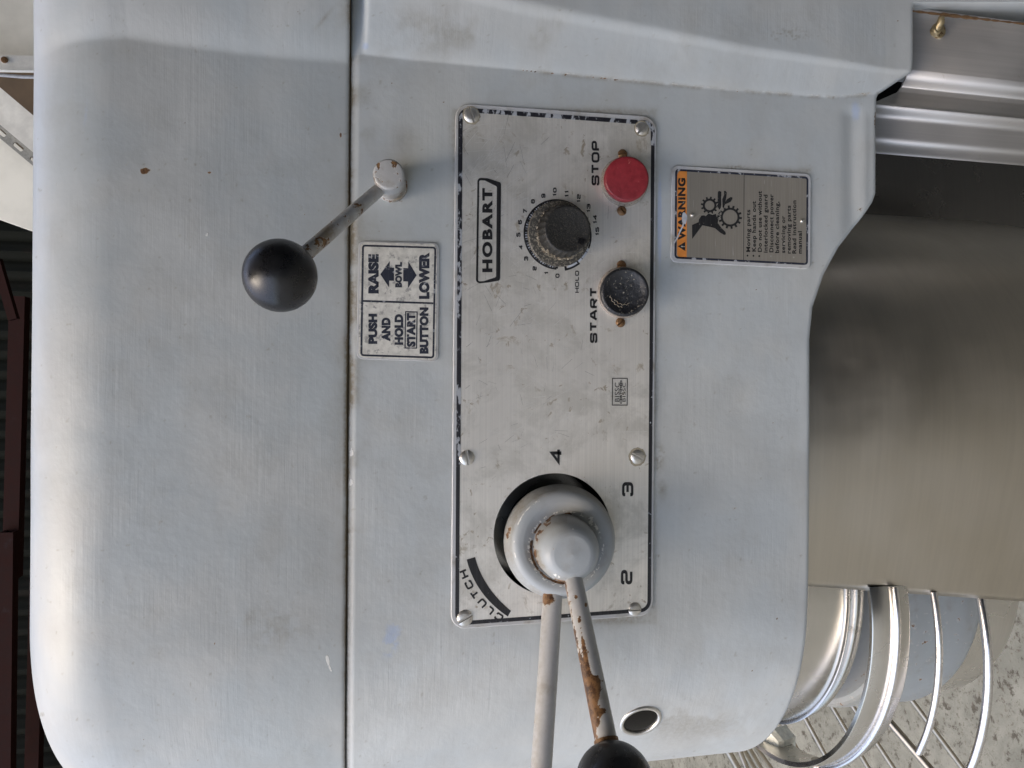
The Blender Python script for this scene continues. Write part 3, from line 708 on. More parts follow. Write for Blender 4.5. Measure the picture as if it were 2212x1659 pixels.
# scratches: hair-thin bright and dark scores in the face
rs = random.Random(5)
def score(mb, n_, cx, cy, sx, sy, a0, asp, l0, l1):
    for _ in range(n_):
        x = rs.gauss(cx, sx); y = rs.gauss(cy, sy); a = R(rs.gauss(a0, asp)); L = rs.uniform(l0, l1); w_ = rs.uniform(.4, 1.0)
        if not (1000 < x < 1396 and 265 < y < 1320): continue
        if math.hypot(x - 1196, y - 1154) < 145 + L: continue
        pts = [(x + math.cos(a) * L * t + math.sin(a) * L * .06 * math.sin(t * 3), y - math.sin(a) * L * t) for t in (-.5, -.2, .2, .5)]
        pts = [(min(1398, max(1000, p[0])), p[1]) for p in pts]
        for k in range(3):
            p0 = Vector(w2(pts[k], YP - .00013)); p1 = Vector(w2(pts[k + 1], YP - .00013)); d = (p1 - p0); 
            if d.length < 1e-6: continue
            nn = Vector((-d.y, d.x)).normalized() * .000085 * w_
            mb.add([(p0.x + nn.x, YP - .00013, p0.y + nn.y), (p1.x + nn.x, YP - .00013, p1.y + nn.y), (p1.x - nn.x, YP - .00013, p1.y - nn.y), (p0.x - nn.x, YP - .00013, p0.y - nn.y)], [(0, 1, 2, 3)])
mb = MB(); score(mb, 120, 1060, 380, 45, 60, 35, 25, 20, 90); score(mb, 70, 1290, 500, 70, 50, 20, 20, 20, 80); score(mb, 90, 1180, 800, 110, 180, 30, 40, 10, 70); score(mb, 40, 1130, 640, 60, 60, -50, 20, 20, 60); score(mb, 30, 1250, 1000, 90, 60, 30, 30, 20, 80)
tag(mb.build('scratches', plain('bright scratch', (.86, .85, .82), .4, .6), plate, 0), kind='stuff')
mb = MB(); score(mb, 40, 1060, 450, 50, 200, 70, 40, 10, 50); score(mb, 60, 1150, 800, 110, 180, 60, 50, 8, 30)
tag(mb.build('dark_scratches', plain('dark score', (.25, .24, .22), .5, .6), plate, 0), kind='stuff')
# dirt collars round the screws are thin rings
for c, r in (((1018, 249), 18.5), ((1386, 278), 17), ((1377, 987), 19.5)):
    v = Vector(w2(c, YT)); mb = MB(); n = 30; V = []
    for k in range(n):
        a = 2 * math.pi * k / n; q = r * (1 + .12 * random.random()) * DIST / FPX
        V += [(v.x + q * .78 * math.cos(a), YT, v.y + q * .78 * math.sin(a)), (v.x + q * math.cos(a), YT, v.y + q * math.sin(a))]
    mb.add(V, [(2 * k, 2 * k + 1, (2 * k + 3) % (2 * n), (2 * k + 2) % (2 * n)) for k in range(n)]); mb.build('dirt_ring', plain('grimy ring', (.36, .32, .24), .7) if c[0] == 1018 else bpy.data.materials['grimy ring'], plate, 0)

# ------------------------------------------------------------------ push buttons
def px2m(px, y): return px * (DIST + y) / FPX
def button(name, base, rb, capc, rc, mat, h, label, dish, screws):
    b = P(base[0], base[1], YP); e = empty(name, b, mixer); tag(e, label)
    t = P(capc[0], capc[1], YP - h); Rb = px2m(rb, -.001); Rc = px2m(rc, -h)
    ax = (t - b); hh = ax.length
    MB().lathe(b, ax, [(Rb, -.001), (Rb, hh * .10), (Rb * .985, hh * .2), (Rc * 1.01, hh * .55), (Rc * .99, hh * .62), (Rc * .9, hh * .66), (0, hh * .66)], 72).build('collar', M_CLEAR, e, 50)
    ed = Rc * .12; pr = [(Rc * .985, hh * .5), (Rc, hh * .62)]
    for k in range(7): a = math.pi / 2 * k / 6; pr.append((Rc - ed + ed * math.cos(a), hh - ed + ed * math.sin(a)))
    for k in range(1, 12):
        u = 1 - k / 11; r_ = (Rc - ed) * u; pr.append((r_, hh - dish * (1 - u ** 4) if dish else hh + .0004 * (1 - u * u)))
    o = MB().lathe(b, ax, pr, 72).build('cap', mat, e, 60)
    for s in screws: slot_screw('button_screw', s[0], s[1], s[2], M_RUSTSCREW, e, .0018)
    return e, o, t, Rc
button('stop_button', c1(1300, 663), 54.5, c1(1324, 636), 50, M_RED, .0105, 'dusty red round push button in a clear collar', 0, ((c1(1292, 466), 10.8, 10), (c1(1286, 862), 10.8, -48)))
e, o, t, rc = button('start_button', c5(1512, 1117), 57.5, c5(1542, 1109), 54.5, M_BLACKBTN, .0108, 'worn black round push button with a dished, crusted face', .0022, ((c5(1505, 855), 10.8, 10), (c5(1496, 1398), 10.8, 40)))
# curved cracks in the start button
mb = MB()
for (r0, a0, a1) in ((.80, -70, 20), (.62, 195, 262), (.50, 215, 300)):
    pts = []
    for k in range(16):
        a = R(a0 + (a1 - a0) * k / 15); q = rc * (r0 + .03 * math.sin(k * 1.7)); u = q / (rc * .88)
        p = Vector((math.sin(a), 0, -math.cos(a))) * q; pts.append(t + p + Vector((0, .0022 * (1 - min(1, u) ** 4) - .00002, 0)))
    mb.tube(pts, .00016, 6)
tag(mb.build('crack', M_CRUST, e, 60), kind='stuff')
# ------------------------------------------------------------------ speed/timer dial
b = P(*c5(906, 562), YP); dial = empty('timer_dial', b, mixer); tag(dial, 'dusty black timer knob with ribbed side on a round skirt')
sk = P(*c5(922, 557), YP - .003); Rs = px2m(71.5, -.003)
MB().lathe(b, sk - b, round_prof(Rs, .0006, .0030, .0007), 80).build('skirt', M_SKIRT, dial, 50)
tp = P(*c5(998, 512), YP - .0195); kb = P(*c5(938, 546), YP - .0028); Rt = px2m(50.5, -.021); Rk = px2m(55.5, -.003)
ax = tp - kb; hh = ax.length
pr = [(Rk, 0), (Rk, hh * .35), (Rt * 1.06, hh * .62), (Rt * 1.04, hh * .92), (Rt * 1.01, hh * .985), (Rt * .97, hh), (Rt * .9, hh - .0002), (0, hh - .0006)]
o = MB().lathe(kb, ax, pr, 144, rad=lambda th, h: (1 + .022 * math.cos(th * 24)) if h < hh * .93 else 1).build('knob', M_KNOB, dial, 50)
mb = MB()
for k in range(420):
    a = random.gauss(2.2, .95); q = Rk * random.uniform(.94, 1.12); hgt = random.uniform(0, .45)
    # photo-left/lower side of the knob is caked with dried dough
    an = R(208 + (a - 2.2) * 57.3 * .95 + 20); d = Vector((math.sin(an), 0, -math.cos(an)))
    c = kb + ax * hgt * random.random() + d * (Rk * (1.02 - .02 * hgt)) * random.uniform(.97, 1.05); r_ = random.uniform(.0002, .0008)
    vs = [c + Vector((random.uniform(-1, 1), random.uniform(-.8, .8), random.uniform(-1, 1))).normalized() * r_ * random.uniform(.6, 1.2) for _ in range(6)]
    mb.add(vs, [(0, 1, 2), (0, 2, 3), (0, 3, 4), (0, 4, 1), (5, 2, 1), (5, 3, 2), (5, 4, 3), (5, 1, 4)])
tag(mb.build('dough_crust', M_CRUST, dial, 60), kind='stuff')
nv = P(*c5(1128, 612), YP - .0193); mb = MB(); mb.add([P(*c5(x, y), YP - .0201) for x, y in ((1100, 590), (1175, 615), (1135, 668), (1095, 640))], [(0, 1, 2, 3)]); mb.build('pointer_mark', M_BLACK, dial, 0)

# ------------------------------------------------------------------ gear shift hub and levers
shift = empty('gear_shift', P(*c2(600, 1140), 0), mixer); tag(shift, 'large grey eccentric shift hub with two rusty chipped lever arms')
b0 = P(*c2(592, 1131), .0); b0.y = .04
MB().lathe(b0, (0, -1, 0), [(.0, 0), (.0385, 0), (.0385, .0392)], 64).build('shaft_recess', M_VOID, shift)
MB().lathe(Vector((b0.x, .030, b0.z)), (0, -1, 0), [(.022, 0), (.036, .0002), (.036, .0012), (.022, .0014)], 48).build('recess_ring', M_STEEL, shift)
fb = P(*c2(612, 1158), .004); ft = P(*c2(645, 1178), -.0155); ax = ft - fb; hh = ax.length
Rb_ = px2m(292 / 1.2761 / 1.8517, .002); Rf = px2m(262 / 1.2761 / 1.8517, -.0155)
pr = [(Rb_ * .97, 0), (Rb_ * .99, hh * .4)]
for k in range(8): a = math.pi / 2 * k / 7; pr.append((Rf - .0035 + .0050 * math.cos(a), hh - .0045 + .0045 * math.sin(a)))
pr += [(Rf * .80, hh - .0001), (Rf * .72, hh - .0009), (Rf * .6, hh - .0026), (Rf * .4, hh - .0035), (0, hh - .0035)]
def wearHub(V):
    px, py = px_of(V); n1 = fbm(px, py, .05, 4, 43); n3 = fbm(px, py, .3, 3, 48); W = np.zeros((len(V), 4))
    bx, by = c2(655, 1205); rr = np.hypot(px - bx, py - by); fx, fy = c2(650, 1184); rf = np.hypot(px - fx, py - fy); an = np.degrees(np.arctan2(py - by, px - bx))
    W[:, 1] = .85 * np.exp(-((rr - 75) / 3.5) ** 2) * smooth((n1 - .30) * 6) * (np.abs(an) > 80) + .7 * blob(px, py, *c2(360, 1140), 8, 26, 10) * n1 * 1.6 + .7 * blob(px, py, *c2(545, 938), 4, 3)
    W[:, 2] = .60 * np.exp(-((rf - 110) / 4) ** 2) * smooth((n1 - .42) * 6) * (px < fx + 20) + .62 * np.exp(-((rr - 80) / 6) ** 2) * smooth((n3 - .42) * 6) + .62 * blob(px, py, *c2(790, 1060), 9, 14, 30) * smooth((n3 - .35) * 5)
    W[:, 0] = .8 * smooth((rf - 110) / 6) * n1 + .5 * np.exp(-((rr - 82) / 12) ** 2) * n1; return W
M_HUBW = paint('thick worn grey paint', (.345, .375, .395), (.385, .40, .405), rough=.46, dirt=.25, wear=True, bst=.12, stroke=(120, 60, 300))
def relathe(o, wf):
    me = o.data; co = np.empty(len(me.vertices) * 3, np.float32); me.vertices.foreach_get('co', co); co = co.reshape(-1, 3) + np.array(wpos(o))
    at = me.attributes.new('wear', 'FLOAT_COLOR', 'POINT'); at.data.foreach_set('color', wf(co).astype(np.float32).ravel()); me.materials.clear(); me.materials.append(M_HUBW)
def densep(pr, st=.0006):
    out = []
    for a, b_ in zip(pr, pr[1:]):
        m = max(1, int(math.hypot(a[0] - b_[0], a[1] - b_[1]) / st)); out += [(a[0] + (b_[0] - a[0]) * k / m, a[1] + (b_[1] - a[1]) * k / m) for k in range(m)]
    return out + [pr[-1]]
o = MB().lathe(fb, ax, densep(pr), 260).build('hub', M_HUB, shift, 60); relathe(o, wearHub)
bb = P(*c2(648, 1196), -.013); bt = P(*c2(690, 1238), -.036); ax = bt - bb; hh = ax.length; Rq = px2m(165 / 1.2761 / 1.8517, -.02); Rtp = px2m(120 / 1.2761 / 1.8517, -.036)
pr = [(Rq * 1.05, -.003), (Rq, hh * .10), (Rq * .985, hh * .35)]
for k in range(1, 10):
    a = math.pi / 2 * k / 9; pr.append((Rtp * .62 + (Rq * .985 - Rtp * .62) * math.cos(a) ** .8, hh * .35 + hh * .62 * math.sin(a)))
pr.append((0, hh * 1.005))
def wearBoss(V):
    px, py = px_of(V); n1 = fbm(px, py, .06, 4, 53); n3 = fbm(px, py, .3, 3, 58); W = np.zeros((len(V), 4)); bx, by = c2(662, 1212); rr = np.hypot(px - bx, py - by); an = np.degrees(np.arctan2(py - by, px - bx))
    W[:, 0] = .9 * smooth((rr - 50) / 18) * (an > 70) * n1 + .7 * smooth((rr - 52) / 14) * ((an < -90) | (an > 120)) * n1; W[:, 1] = .8 * smooth((rr - 63) / 6) * smooth((n1 - .40) * 6) * ((an > 90) | (an < -110)) + .6 * blob(px, py, *c2(593, 1208), 4, 3)
    W[:, 2] = .75 * blob(px, py, *c2(610, 1345), 14, 5, 30) * smooth((n3 - .35) * 5) + .7 * blob(px, py, *c2(690, 1365), 16, 4) + .6 * blob(px, py, *c2(692, 1105), 5, 4); return W
o = MB().lathe(bb, ax, densep(pr), 200).build('boss', M_HUB, shift, 60); relathe(o, wearBoss)
def arm(pts, rs_, wf, label):
    q = [Vector(p) for p in pts]; ln = [0]
    for a, b_ in zip(q, q[1:]): ln.append(ln[-1] + (b_ - a).length)
    m = int(ln[-1] / .0006); T = np.linspace(0, ln[-1], m); C_ = np.stack([np.interp(T, ln, [p[k] for p in q]) for k in range(3)], 1); rr = np.interp(T, ln, rs_)
    tg = np.gradient(C_, axis=0); tg /= np.linalg.norm(tg, axis=1)[:, None]; a = np.cross(tg, np.array([0, 1., 0])); a /= np.linalg.norm(a, axis=1)[:, None]; b_ = np.cross(tg, a)
    n = 49; th = np.linspace(0, 2 * math.pi, n); V = C_[:, None, :] + (a[:, None, :] * np.cos(th)[None, :, None] + b_[:, None, :] * np.sin(th)[None, :, None]) * rr[:, None, None]
    o = grid_mesh('lever_arm', V.reshape(-1, 3), m, n, M_ARMW, shift, wf); tag(o, label); return o
M_ARMW = paint('worn grey paint on steel rod', (.43, .435, .44), (.47, .465, .45), rough=.34, wear=True, dirt=.45, stroke=(60, 200, 200), bst=.15)
def wearArm1(V):
    px, py = px_of(V); n1 = fbm(px, py, .06, 4, 3); n3 = fbm(px, py, .3, 3, 8); W = np.zeros((len(V), 4)); cx = np.interp(py, [1240, 1660], [1196, 1169]); u = (px - cx) / 22
    W[:, 1] = .95 * blob(px, py, 1182, 1292, 16, 18, -30) + .25 * smooth((-u - .45) * 3) * smooth((n1 - .45) * 6) + .55 * blob(px, py, 1212, 1395, 3, 10) + .2 * smooth((n3 - .78) * 10) + .15 * smooth((-u - .65) * 4) * n3
    W[:, 0] = .55 * smooth((-u) * 1.6) * n1 + .2 * n3; W[:, 2] = .38 * smooth((u * -1 - .0) * 3) * smooth((n1 - .5) * 5) + .55 * blob(px, py, 1205, 1285, 10, 6); return W
def wearArm2(V):
    px, py = px_of(V); n1 = fbm(px, py, .06, 4, 23); n3 = fbm(px, py, .3, 3, 28); W = np.zeros((len(V), 4)); cx = np.interp(py, [1225, 1600], [1234, 1309]); u = (px - cx) / 24
    W[:, 1] = 1.5 * blob(px, py, 1274, 1500, 15, 66, -11) + .9 * blob(px, py, 1290, 1480, 10, 20) + .75 * blob(px, py, 1262, 1400, 6, 30, -10) + .7 * blob(px, py, 1266, 1305, 5, 8) + .7 * blob(px, py, 1244, 1290, 5, 7) + .7 * blob(px, py, 1252, 1340, 6, 9) + .7 * blob(px, py, 1304, 1535, 8, 9) + .45 * smooth((-u - .55) * 4) + .5 * smooth((n3 - .72) * 10)
    W[:, 1] *= (.6 + .8 * n1); W[:, 0] = .6 * smooth((-u + .1) * 1.4) * n1; W[:, 2] = .45 * smooth((n1 - .62) * 8); return W
pts = [P(*q, y) for q, y in (((1197, 1240), -.006), ((1194, 1283), -.011), ((1183, 1460), -.024), ((1169, 1665), -.040), ((1162, 1760), -.047))]
arm(pts, [px2m(21.5, -.011)] * 5, wearArm1, 'straight grey lever arm, rusty at the hub')
ya, yb = -.026, -.078
A = P(1233, 1225, ya); B = P(1309.5, 1600, yb); C = P(1330, 1688, yb - .012)
arm([A, A.lerp(B, .12), A.lerp(B, .5), B], [px2m(20, ya), px2m(20.5, ya), px2m(22.5, -.05), px2m(25, yb)], wearArm2, 'lever arm with large brown rust patches ending in a black ball')
pb = MB(); d = (C - B).normalized(); pb.tube([B - d * .0005, B + d * .004], px2m(27.5, yb), 24); pb.build('ferrule', M_RUSTSCREW, shift)
def ball(name, c, r, dirn, parent):
    pr = [(0, -r)] + [(r * math.sin(a), -r * math.cos(a)) for a in np.linspace(.08, math.pi - .24, 40)] + [(r * .22, r * .955), (0, r * .955)]
    return MB().lathe(c, dirn, pr, 64).build(name, M_BLACK, parent, 60)
ball('ball_knob', P(1327.5, 1690, yb - .014), px2m(85.5, yb - .014), -(C - B), shift)

# ------------------------------------------------------------------ bowl lift lever
def c3(x, y): return ((900 + x / 1.8433) / 1.8517, (550 + y / 1.8433) / 1.8517)
b = P(*c3(1224, 358), -.0005); t = P(*c3(1206, 268), -.024); lift = empty('bowl_lift_lever', b, mixer); tag(lift, 'small chipped lever with a big black ball across the seam')
ax = t - b; hh = ax.length; r_ = px2m(32.5, -.022)
MB().lathe(b, ax, [(px2m(34, 0), -.001), (px2m(33.5, 0), hh * .08), (r_ * .97, hh * .10), (r_ * .97, hh * .14), (r_ * 1.02, hh * .17)] + round_prof(r_ * 1.0, hh * .2, hh, .0016)[1:], 48).build('hub', M_ARM, lift, 50)
A = P(*c3(1150, 372), -.014); B = P(*c3(590, 860), -.052); Cb = P(*c3(407, 1018), -.064)
pb = MB(); pb.tube([A, A.lerp(B, .08), A.lerp(B, .5), B.lerp(Cb, .2)], [px2m(13, -.014), px2m(14, -.016), px2m(15, -.035), px2m(16.5, -.055)], 24); pb.build('lever_arm', M_ARM, lift)
ball('ball_knob', Cb, px2m(73.5, -.064), A - Cb, lift)

# ------------------------------------------------------------------ lift instruction sticker
def decal_plate(name, cf, corners, rad, y, th, mat, parent, bev=.0002):
    o = rrect([w2(cf(*q), y) for q in corners], rad); mb = MB(); slab(mb, [o], y, th, bev); return mb.build(name, mat, parent), o
YS = -.0007
st = empty('lift_instruction_sticker', P(860, 650, 0), mixer); tag(st, 'scuffed white sticker printed with raise and lower bowl arrows')
decal_plate('clear_edge', c8, ((45, 10), (1140, 38), (1128, 1645), (22, 1612)), .0035, YS + .0002, .0006, M_PANELRIM, st)
decal_plate('sticker_face', c8, ((72, 28), (1112, 55), (1098, 1625), (45, 1590)), .0030, YS, .0003, M_STICK, st, 0)
YI = YS - .00006
def st_art(mb):
    q = rrect([w2(c8(*q), YI) for q in ((95, 62), (1100, 92), (1072, 1605), (72, 1572))], .0018, 5)
    inn = inset(q, .0019 * .55); V, F = fill2d([q, inn]); mb.add([(v[0], YI, v[1]) for v in V], F)
    def poly(pts, dy=.00001):
        V, F = fill2d([[w2(c8(*p), YI) for p in pts]]); mb.add([(v[0], YI - dy, v[1]) for v in V], F)
    poly(((95, 812), (1060, 845), (1058, 870), (95, 838)))
    T = lambda s, xt, xb, yl, yr, b_=.05: box_text(mb, font_text(s, b_), c8, xt, xb, yl, yr, YI)
    T('RAISE', 178, 322, 724, 192); T('BOWL', 543, 638, 642, 300); T('LOWER', 865, 1010, 798, 168)
    poly(((343, 465), (470, 285), (468, 373), (530, 375), (528, 553), (464, 551), (463, 645)))
    poly(((835, 478), (716, 655), (718, 562), (652, 560), (654, 380), (720, 382), (722, 290)))
    T('PUSH', 180, 302, 1408, 999); T('AND', 359, 480, 1372, 1052); T('HOLD', 534, 655, 1420, 1005)
    T('START', 700, 820, 1448, 990, .045); T('BUTTON', 874, 996, 1540, 914)
    q = [w2(c8(*q), YI) for q in ((678, 964), (849, 968), (840, 1472), (670, 1470))]; V, F = fill2d([q, inset(q, .00062)]); mb.add([(v[0], YI - .00001, v[1]) for v in V], F)
tag(group('sticker_lettering', M_DINK, st, st_art), kind='stuff')

# ------------------------------------------------------------------ warning plate
YW = -.0011
wp = empty('warning_plate', P(1600, 470, 0), mixer); tag(wp, 'dull metal safety plate with an orange heading and a hand caught in gears')
decal_plate('plate_edge', c4, ((262, 178), (1900, 280), (1893, 1402), (248, 1320)), .0038, YW + .0001, .0010, M_PANELRIM, wp, .0003)
decal_plate('plate_face', c4, ((300, 222), (1868, 312), (1860, 1360), (290, 1282)), .0026, YW, .0002, M_WPLATE, wp, 0)
YV = YW - .00006
wq = rrect([w2(c4(*q), YV) for q in ((298, 222), (1868, 316), (1862, 1358), (288, 1280))], .0022, 5)
border('plate_border', dense(wq), .00125, YV, ink('worn navy border', (.018, .022, .04), (.40, .42, .45), 0, .56, .5, 200), wp, None)
def wpoly(mb, pts, cf=c7, dy=0.): V, F = fill2d([[w2(cf(*p), YV) for p in pts]]); mb.add([(v[0], YV - dy, v[1]) for v in V], F)
def orange(mb): wpoly(mb, [(322, 290), (345, 250), (436, 247), (433, 1268), (345, 1268), (320, 1235)], c4)
group('orange_heading', M_ORANGE, wp, orange)
def gear(mb, cx, cy, ro, ri, hole_, n, rot, skip=None):
    o = []; 
    for k in range(n):
        a0 = 2 * math.pi * (k + rot) / n; s = 2 * math.pi / n
        for f, r in ((-.25, ri), (-.19, ro), (.19, ro), (.25, ri)): o.append((cx + r * math.cos(a0 + f * s), cy + r * math.sin(a0 + f * s)))
    h = [(cx + hole_ * math.cos(t), cy + hole_ * math.sin(t)) for t in np.linspace(0, 2 * math.pi, 32, endpoint=False)]
    V, F = fill2d([[w2(c7(*p), YV) for p in o], [w2(c7(*p), YV) for p in h]]); mb.add([(v[0], YV, v[1]) for v in V], F)
def warn_ink(mb):
    wpoly(mb, [(44, 1228), (165, 1155), (168, 1305)], c7, .00002)
    box_text(mb, font_text('WARNING', .036, 1.12), c7, 48, 170, 1125, 130, YV - .00002)
    wpoly(mb, [(1108, 75), (1117, 75), (1108, 1450), (1100, 1450)], c7)
    gear(mb, 557, 570, 142, 112, 76, 12, .3); gear(mb, 887, 758, 190, 152, 118, 14, .2)
    wpoly(mb, [(274, 885), (380, 838), (385, 790), (425, 735), (470, 728), (490, 745), (540, 700), (600, 722), (660, 705), (672, 760), (700, 690), (735, 650), (700, 800), (690, 855), (740, 925), (812, 998), (818, 1035), (792, 1045), (730, 1010), (640, 935), (560, 915), (440, 890), (276, 1110)], c7, .00003)
    wpoly(mb, [(690, 350), (712, 335), (745, 350), (748, 560), (735, 610), (715, 640), (668, 570), (690, 545), (685, 480)], c7, .00003)
    wpoly(mb, [(787, 338), (808, 333), (834, 362), (825, 445), (815, 490), (803, 560), (795, 610), (765, 603), (760, 470), (790, 400)], c7, .00003)
    wpoly(mb, [(800, 552), (815, 505), (835, 470), (895, 435), (922, 440), (924, 465), (895, 512), (840, 538)], c7, .00003)
    for t, xc, ys, ye in (('Moving parts', 1176, 1318, 640), ('Keep hands out', 1268, 1313, 503), ('Do not use without', 1362, 1318, 340), ('interlocked guard', 1455, 1330, 398), ('Disconnect power', 1548, 1325, 388), ('before cleaning,', 1640, 1335, 508), ('servicing or', 1738, 1335, 738), ('removing parts', 1828, 1345, 572), ('Read instruction', 1916, 1345, 490), ('manual', 2006, 1345, 985)):
        V, F, lay = font_text(t, .020, 1.1); ys_ = [v[1] for v in V]; s = 88.; top = xc - .36 * s + (.0); base = xc + .36 * s
        h0, h1 = min(ys_), max(ys_); cap = .73
        box_text(mb, (V, F, lay), c7, base - h1 / cap * 64, base - h0 / cap * 64, ys, ye, YV)
    for x, y in ((1167, 1377), (1262, 1380), (1355, 1384)):
        wpoly(mb, [(x + 14 * math.cos(t), y + 16 * math.sin(t)) for t in np.linspace(0, 6.283, 12, endpoint=False)], c7)
tag(group('warning_lettering', M_WINK, wp, warn_ink), kind='stuff')
def light_marks(mb):
    wpoly(mb, [(95, 1232), (103, 1218), (138, 1226), (138, 1238), (104, 1240)], c7, .00004)       # exclamation in the triangle
    wpoly(mb, [(143, 1226), (157, 1224), (158, 1240), (144, 1241)], c7, .00004)
    for x, y in ((1543, 1387), (1910, 1405)): wpoly(mb, [(x + 13 * math.cos(t), y + 14 * math.sin(t)) for t in np.linspace(0, 6.283, 10, endpoint=False)], c7)
    # thin pale line that parts hand and gears
    for ln in ([(275, 820), (330, 770), (390, 715), (430, 712), (500, 728), (520, 705), (570, 690), (600, 715), (625, 668), (660, 672), (680, 660), (690, 610), (668, 575), (690, 540)], [(745, 420), (750, 600), (770, 615), (795, 610), (800, 570)], [(690, 860), (700, 800), (690, 775), (735, 745), (695, 720), (745, 690), (725, 650), (748, 600)]):
        v, f = stroke_faces([w2(c7(*p), YV) for p in ln], .00022, False); mb.add([(a, YV - .00005, b_) for a, b_ in v], f)
tag(group('pale_marks', plain('bare pale metal', (.50, .48, .43), .5, .3), wp, light_marks), kind='stuff')
def smear(mb):
    v, f = stroke_faces([w2(c7(*p), YV) for p in ((-15, 1175), (35, 1090), (80, 990), (125, 900), (133, 860))], .0009, False); mb.add([(a, YV - .00010, b_) for a, b_ in v], f)
    n = 14; wpoly(mb, [(150 + 45 * math.cos(t) * random.uniform(.7, 1.1), 780 + 105 * math.sin(t) * random.uniform(.8, 1.1)) for t in np.linspace(0, 6.283, n, endpoint=False)], c7, .00009)
tag(group('paint_smear', M_GREYTOUCH, wp, smear), 'stroke of grey paint over the orange heading')
for x, y in ((275, 724), (2040, 820)):
    v = P(*c7(x, y), YV); r_ = .0013 * 1.05
    MB().lathe(v, (0, -1, 0), [(r_, -.0004), (r_ * .97, .0004), (r_ * .8, .0009), (r_ * .45, .00125), (0, .0014)], 20).build('rivet', M_SCREW, wp, 60)

# ------------------------------------------------------------------ oil sight glass on the nose
p, nrm = on_side(1384, 1557.5)
sg = empty('oil_sight_glass', p, mixer); tag(sg, 'round dark glass plug in a bright steel ring on the curved nose')
r_ = .0137
MB().lathe(p, nrm, [(r_ * 1.02, -.003), (r_ * 1.0, .0004), (r_ * .97, .0009), (r_ * .90, .0011), (r_ * .84, .0008), (r_ * .82, .0001), (r_ * .81, -.001)], 64).build('rim', M_SCREW, sg, 50)
MB().lathe(p, nrm, [(r_ * .83, -.0004), (r_ * .6, .0001), (r_ * .3, .0004), (0, .0005)], 48).build('glass', M_GLASS, sg, 80)

# ------------------------------------------------------------------ stainless column panel with its wing screw
def strip(mb, prof, z0, z1, th=.0012, z0f=None):
    """prof: list of (x,y) swept along z; z0f(x) gives the upper edge"""
    V = []; n = len(prof)
    for (x, y) in prof: V += [(x, y, z0f(x) if z0f else z0), (x, y, z1)]
    mb.add(V, [(2 * i, 2 * i + 1, 2 * i + 3, 2 * i + 2) for i in range(n - 1)])
YA = .0035
pan = empty('column_panel', P(2100, 150, YA), mixer); tag(pan, 'stainless steel column cover with bent ridges beside the grey casting')
xs = lambda py, y=YA: P(2080, py, y).x
prof = []
def addp(py, y): prof.append((xs(py, y), y))
for py, y in ((32, .0035), (100, .0035), (165, .0036), (176, .0040), (185, .0055), (192, .0080), (200, .0102), (212, .0112), (245, .0115), (250, .0122), (257, .0150), (264, .0172), (272, .0182), (314, .0188), (322, .0198), (331, .0235), (340, .0290), (347, .0310)): addp(py, y)
_pz = sorted([(P(1957, 21, YA).x + .02, P(1957, 21, YA).z), (P(1957, 150, YA).x, P(1957, 150, YA).z), (P(1957, 182, .006).x, P(1957, 182, .006).z), (P(1946, 195, .008).x, P(1946, 195, .008).z), (P(1893, 219, .010).x, P(1893, 219, .010).z), (P(1850, 221, .012).x, P(1850, 221, .012).z), (-.2, P(1700, 500, .06).z)])
PZ = ([a for a, _ in _pz], [b_ for _, b_ in _pz])
mb = MB(); fine = []
for i in range(len(prof) - 1):
    for k in range(4): u = k / 4; fine.append((prof[i][0] * (1 - u) + prof[i + 1][0] * u, prof[i][1] * (1 - u) + prof[i + 1][1] * u))
fine.append(prof[-1])
_fx = np.array([f[0] for f in fine]); _u = np.linspace(_fx[0], _fx[-1], 260); _y = np.interp(-_u, -_fx, [f[1] for f in fine]); _k = np.exp(-np.linspace(-2, 2, 15) ** 2); _k /= _k.sum(); _y = np.convolve(np.pad(_y, 7, 'edge'), _k, 'valid'); fine = list(zip(_u.tolist(), _y.tolist()))
strip(mb, fine, 0, P(2420, 300, 0).z - .12, z0f=lambda x: float(np.interp(x, PZ[0], PZ[1])) + .0)
o = mb.build('panel_sheet', M_APRON, pan, 60); so_ = o.modifiers.new('thickness', 'SOLIDIFY'); so_.thickness = .0012; so_.offset = 0
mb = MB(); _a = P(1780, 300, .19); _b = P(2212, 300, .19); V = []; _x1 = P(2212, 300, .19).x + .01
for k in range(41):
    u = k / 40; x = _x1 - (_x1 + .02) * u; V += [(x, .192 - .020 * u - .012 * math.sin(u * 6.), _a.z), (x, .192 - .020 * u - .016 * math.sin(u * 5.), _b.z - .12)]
mb.add(V, [(2 * i, 2 * i + 1, 2 * i + 3, 2 * i + 2) for i in range(40)]); mb.build('recessed_sheet', metal('steel darkened as shade', (.15, .145, .14), .30, (7, 40, 260), .0, .004, gc=.03), pan, 60)  # sheet added behind the ridges; steel colour darkened to stand for shade
v = P(*((3096 + 1088 / 1.659) / 1.8517, (205 / 1.659) / 1.8517), YA - .001)
mb = MB(); mb.lathe(v, (0, -1, 0), round_prof(px2m(19, 0), -.002, .0016, .0010), 28); mb.build('washer', plain('rusty plated washer', (.42, .34, .20), .38, .8, .5, 400, (.16, .08, .03), .55, 300), pan, 50)
mb = MB(); q0 = P(2022, 66, YA - .003); q1 = P(2034, 36, YA - .007); mb.tube([q0, q0.lerp(q1, .5) + Vector((0, -.0015, 0)), q1], [.0022, .0026, .0018], 14); mb.lathe(q0, (0, -1, 0), round_prof(.0030, -.002, .0020, .0012), 24); mb.build('wing_screw', bpy.data.materials['rusty plated washer'], pan, 50)
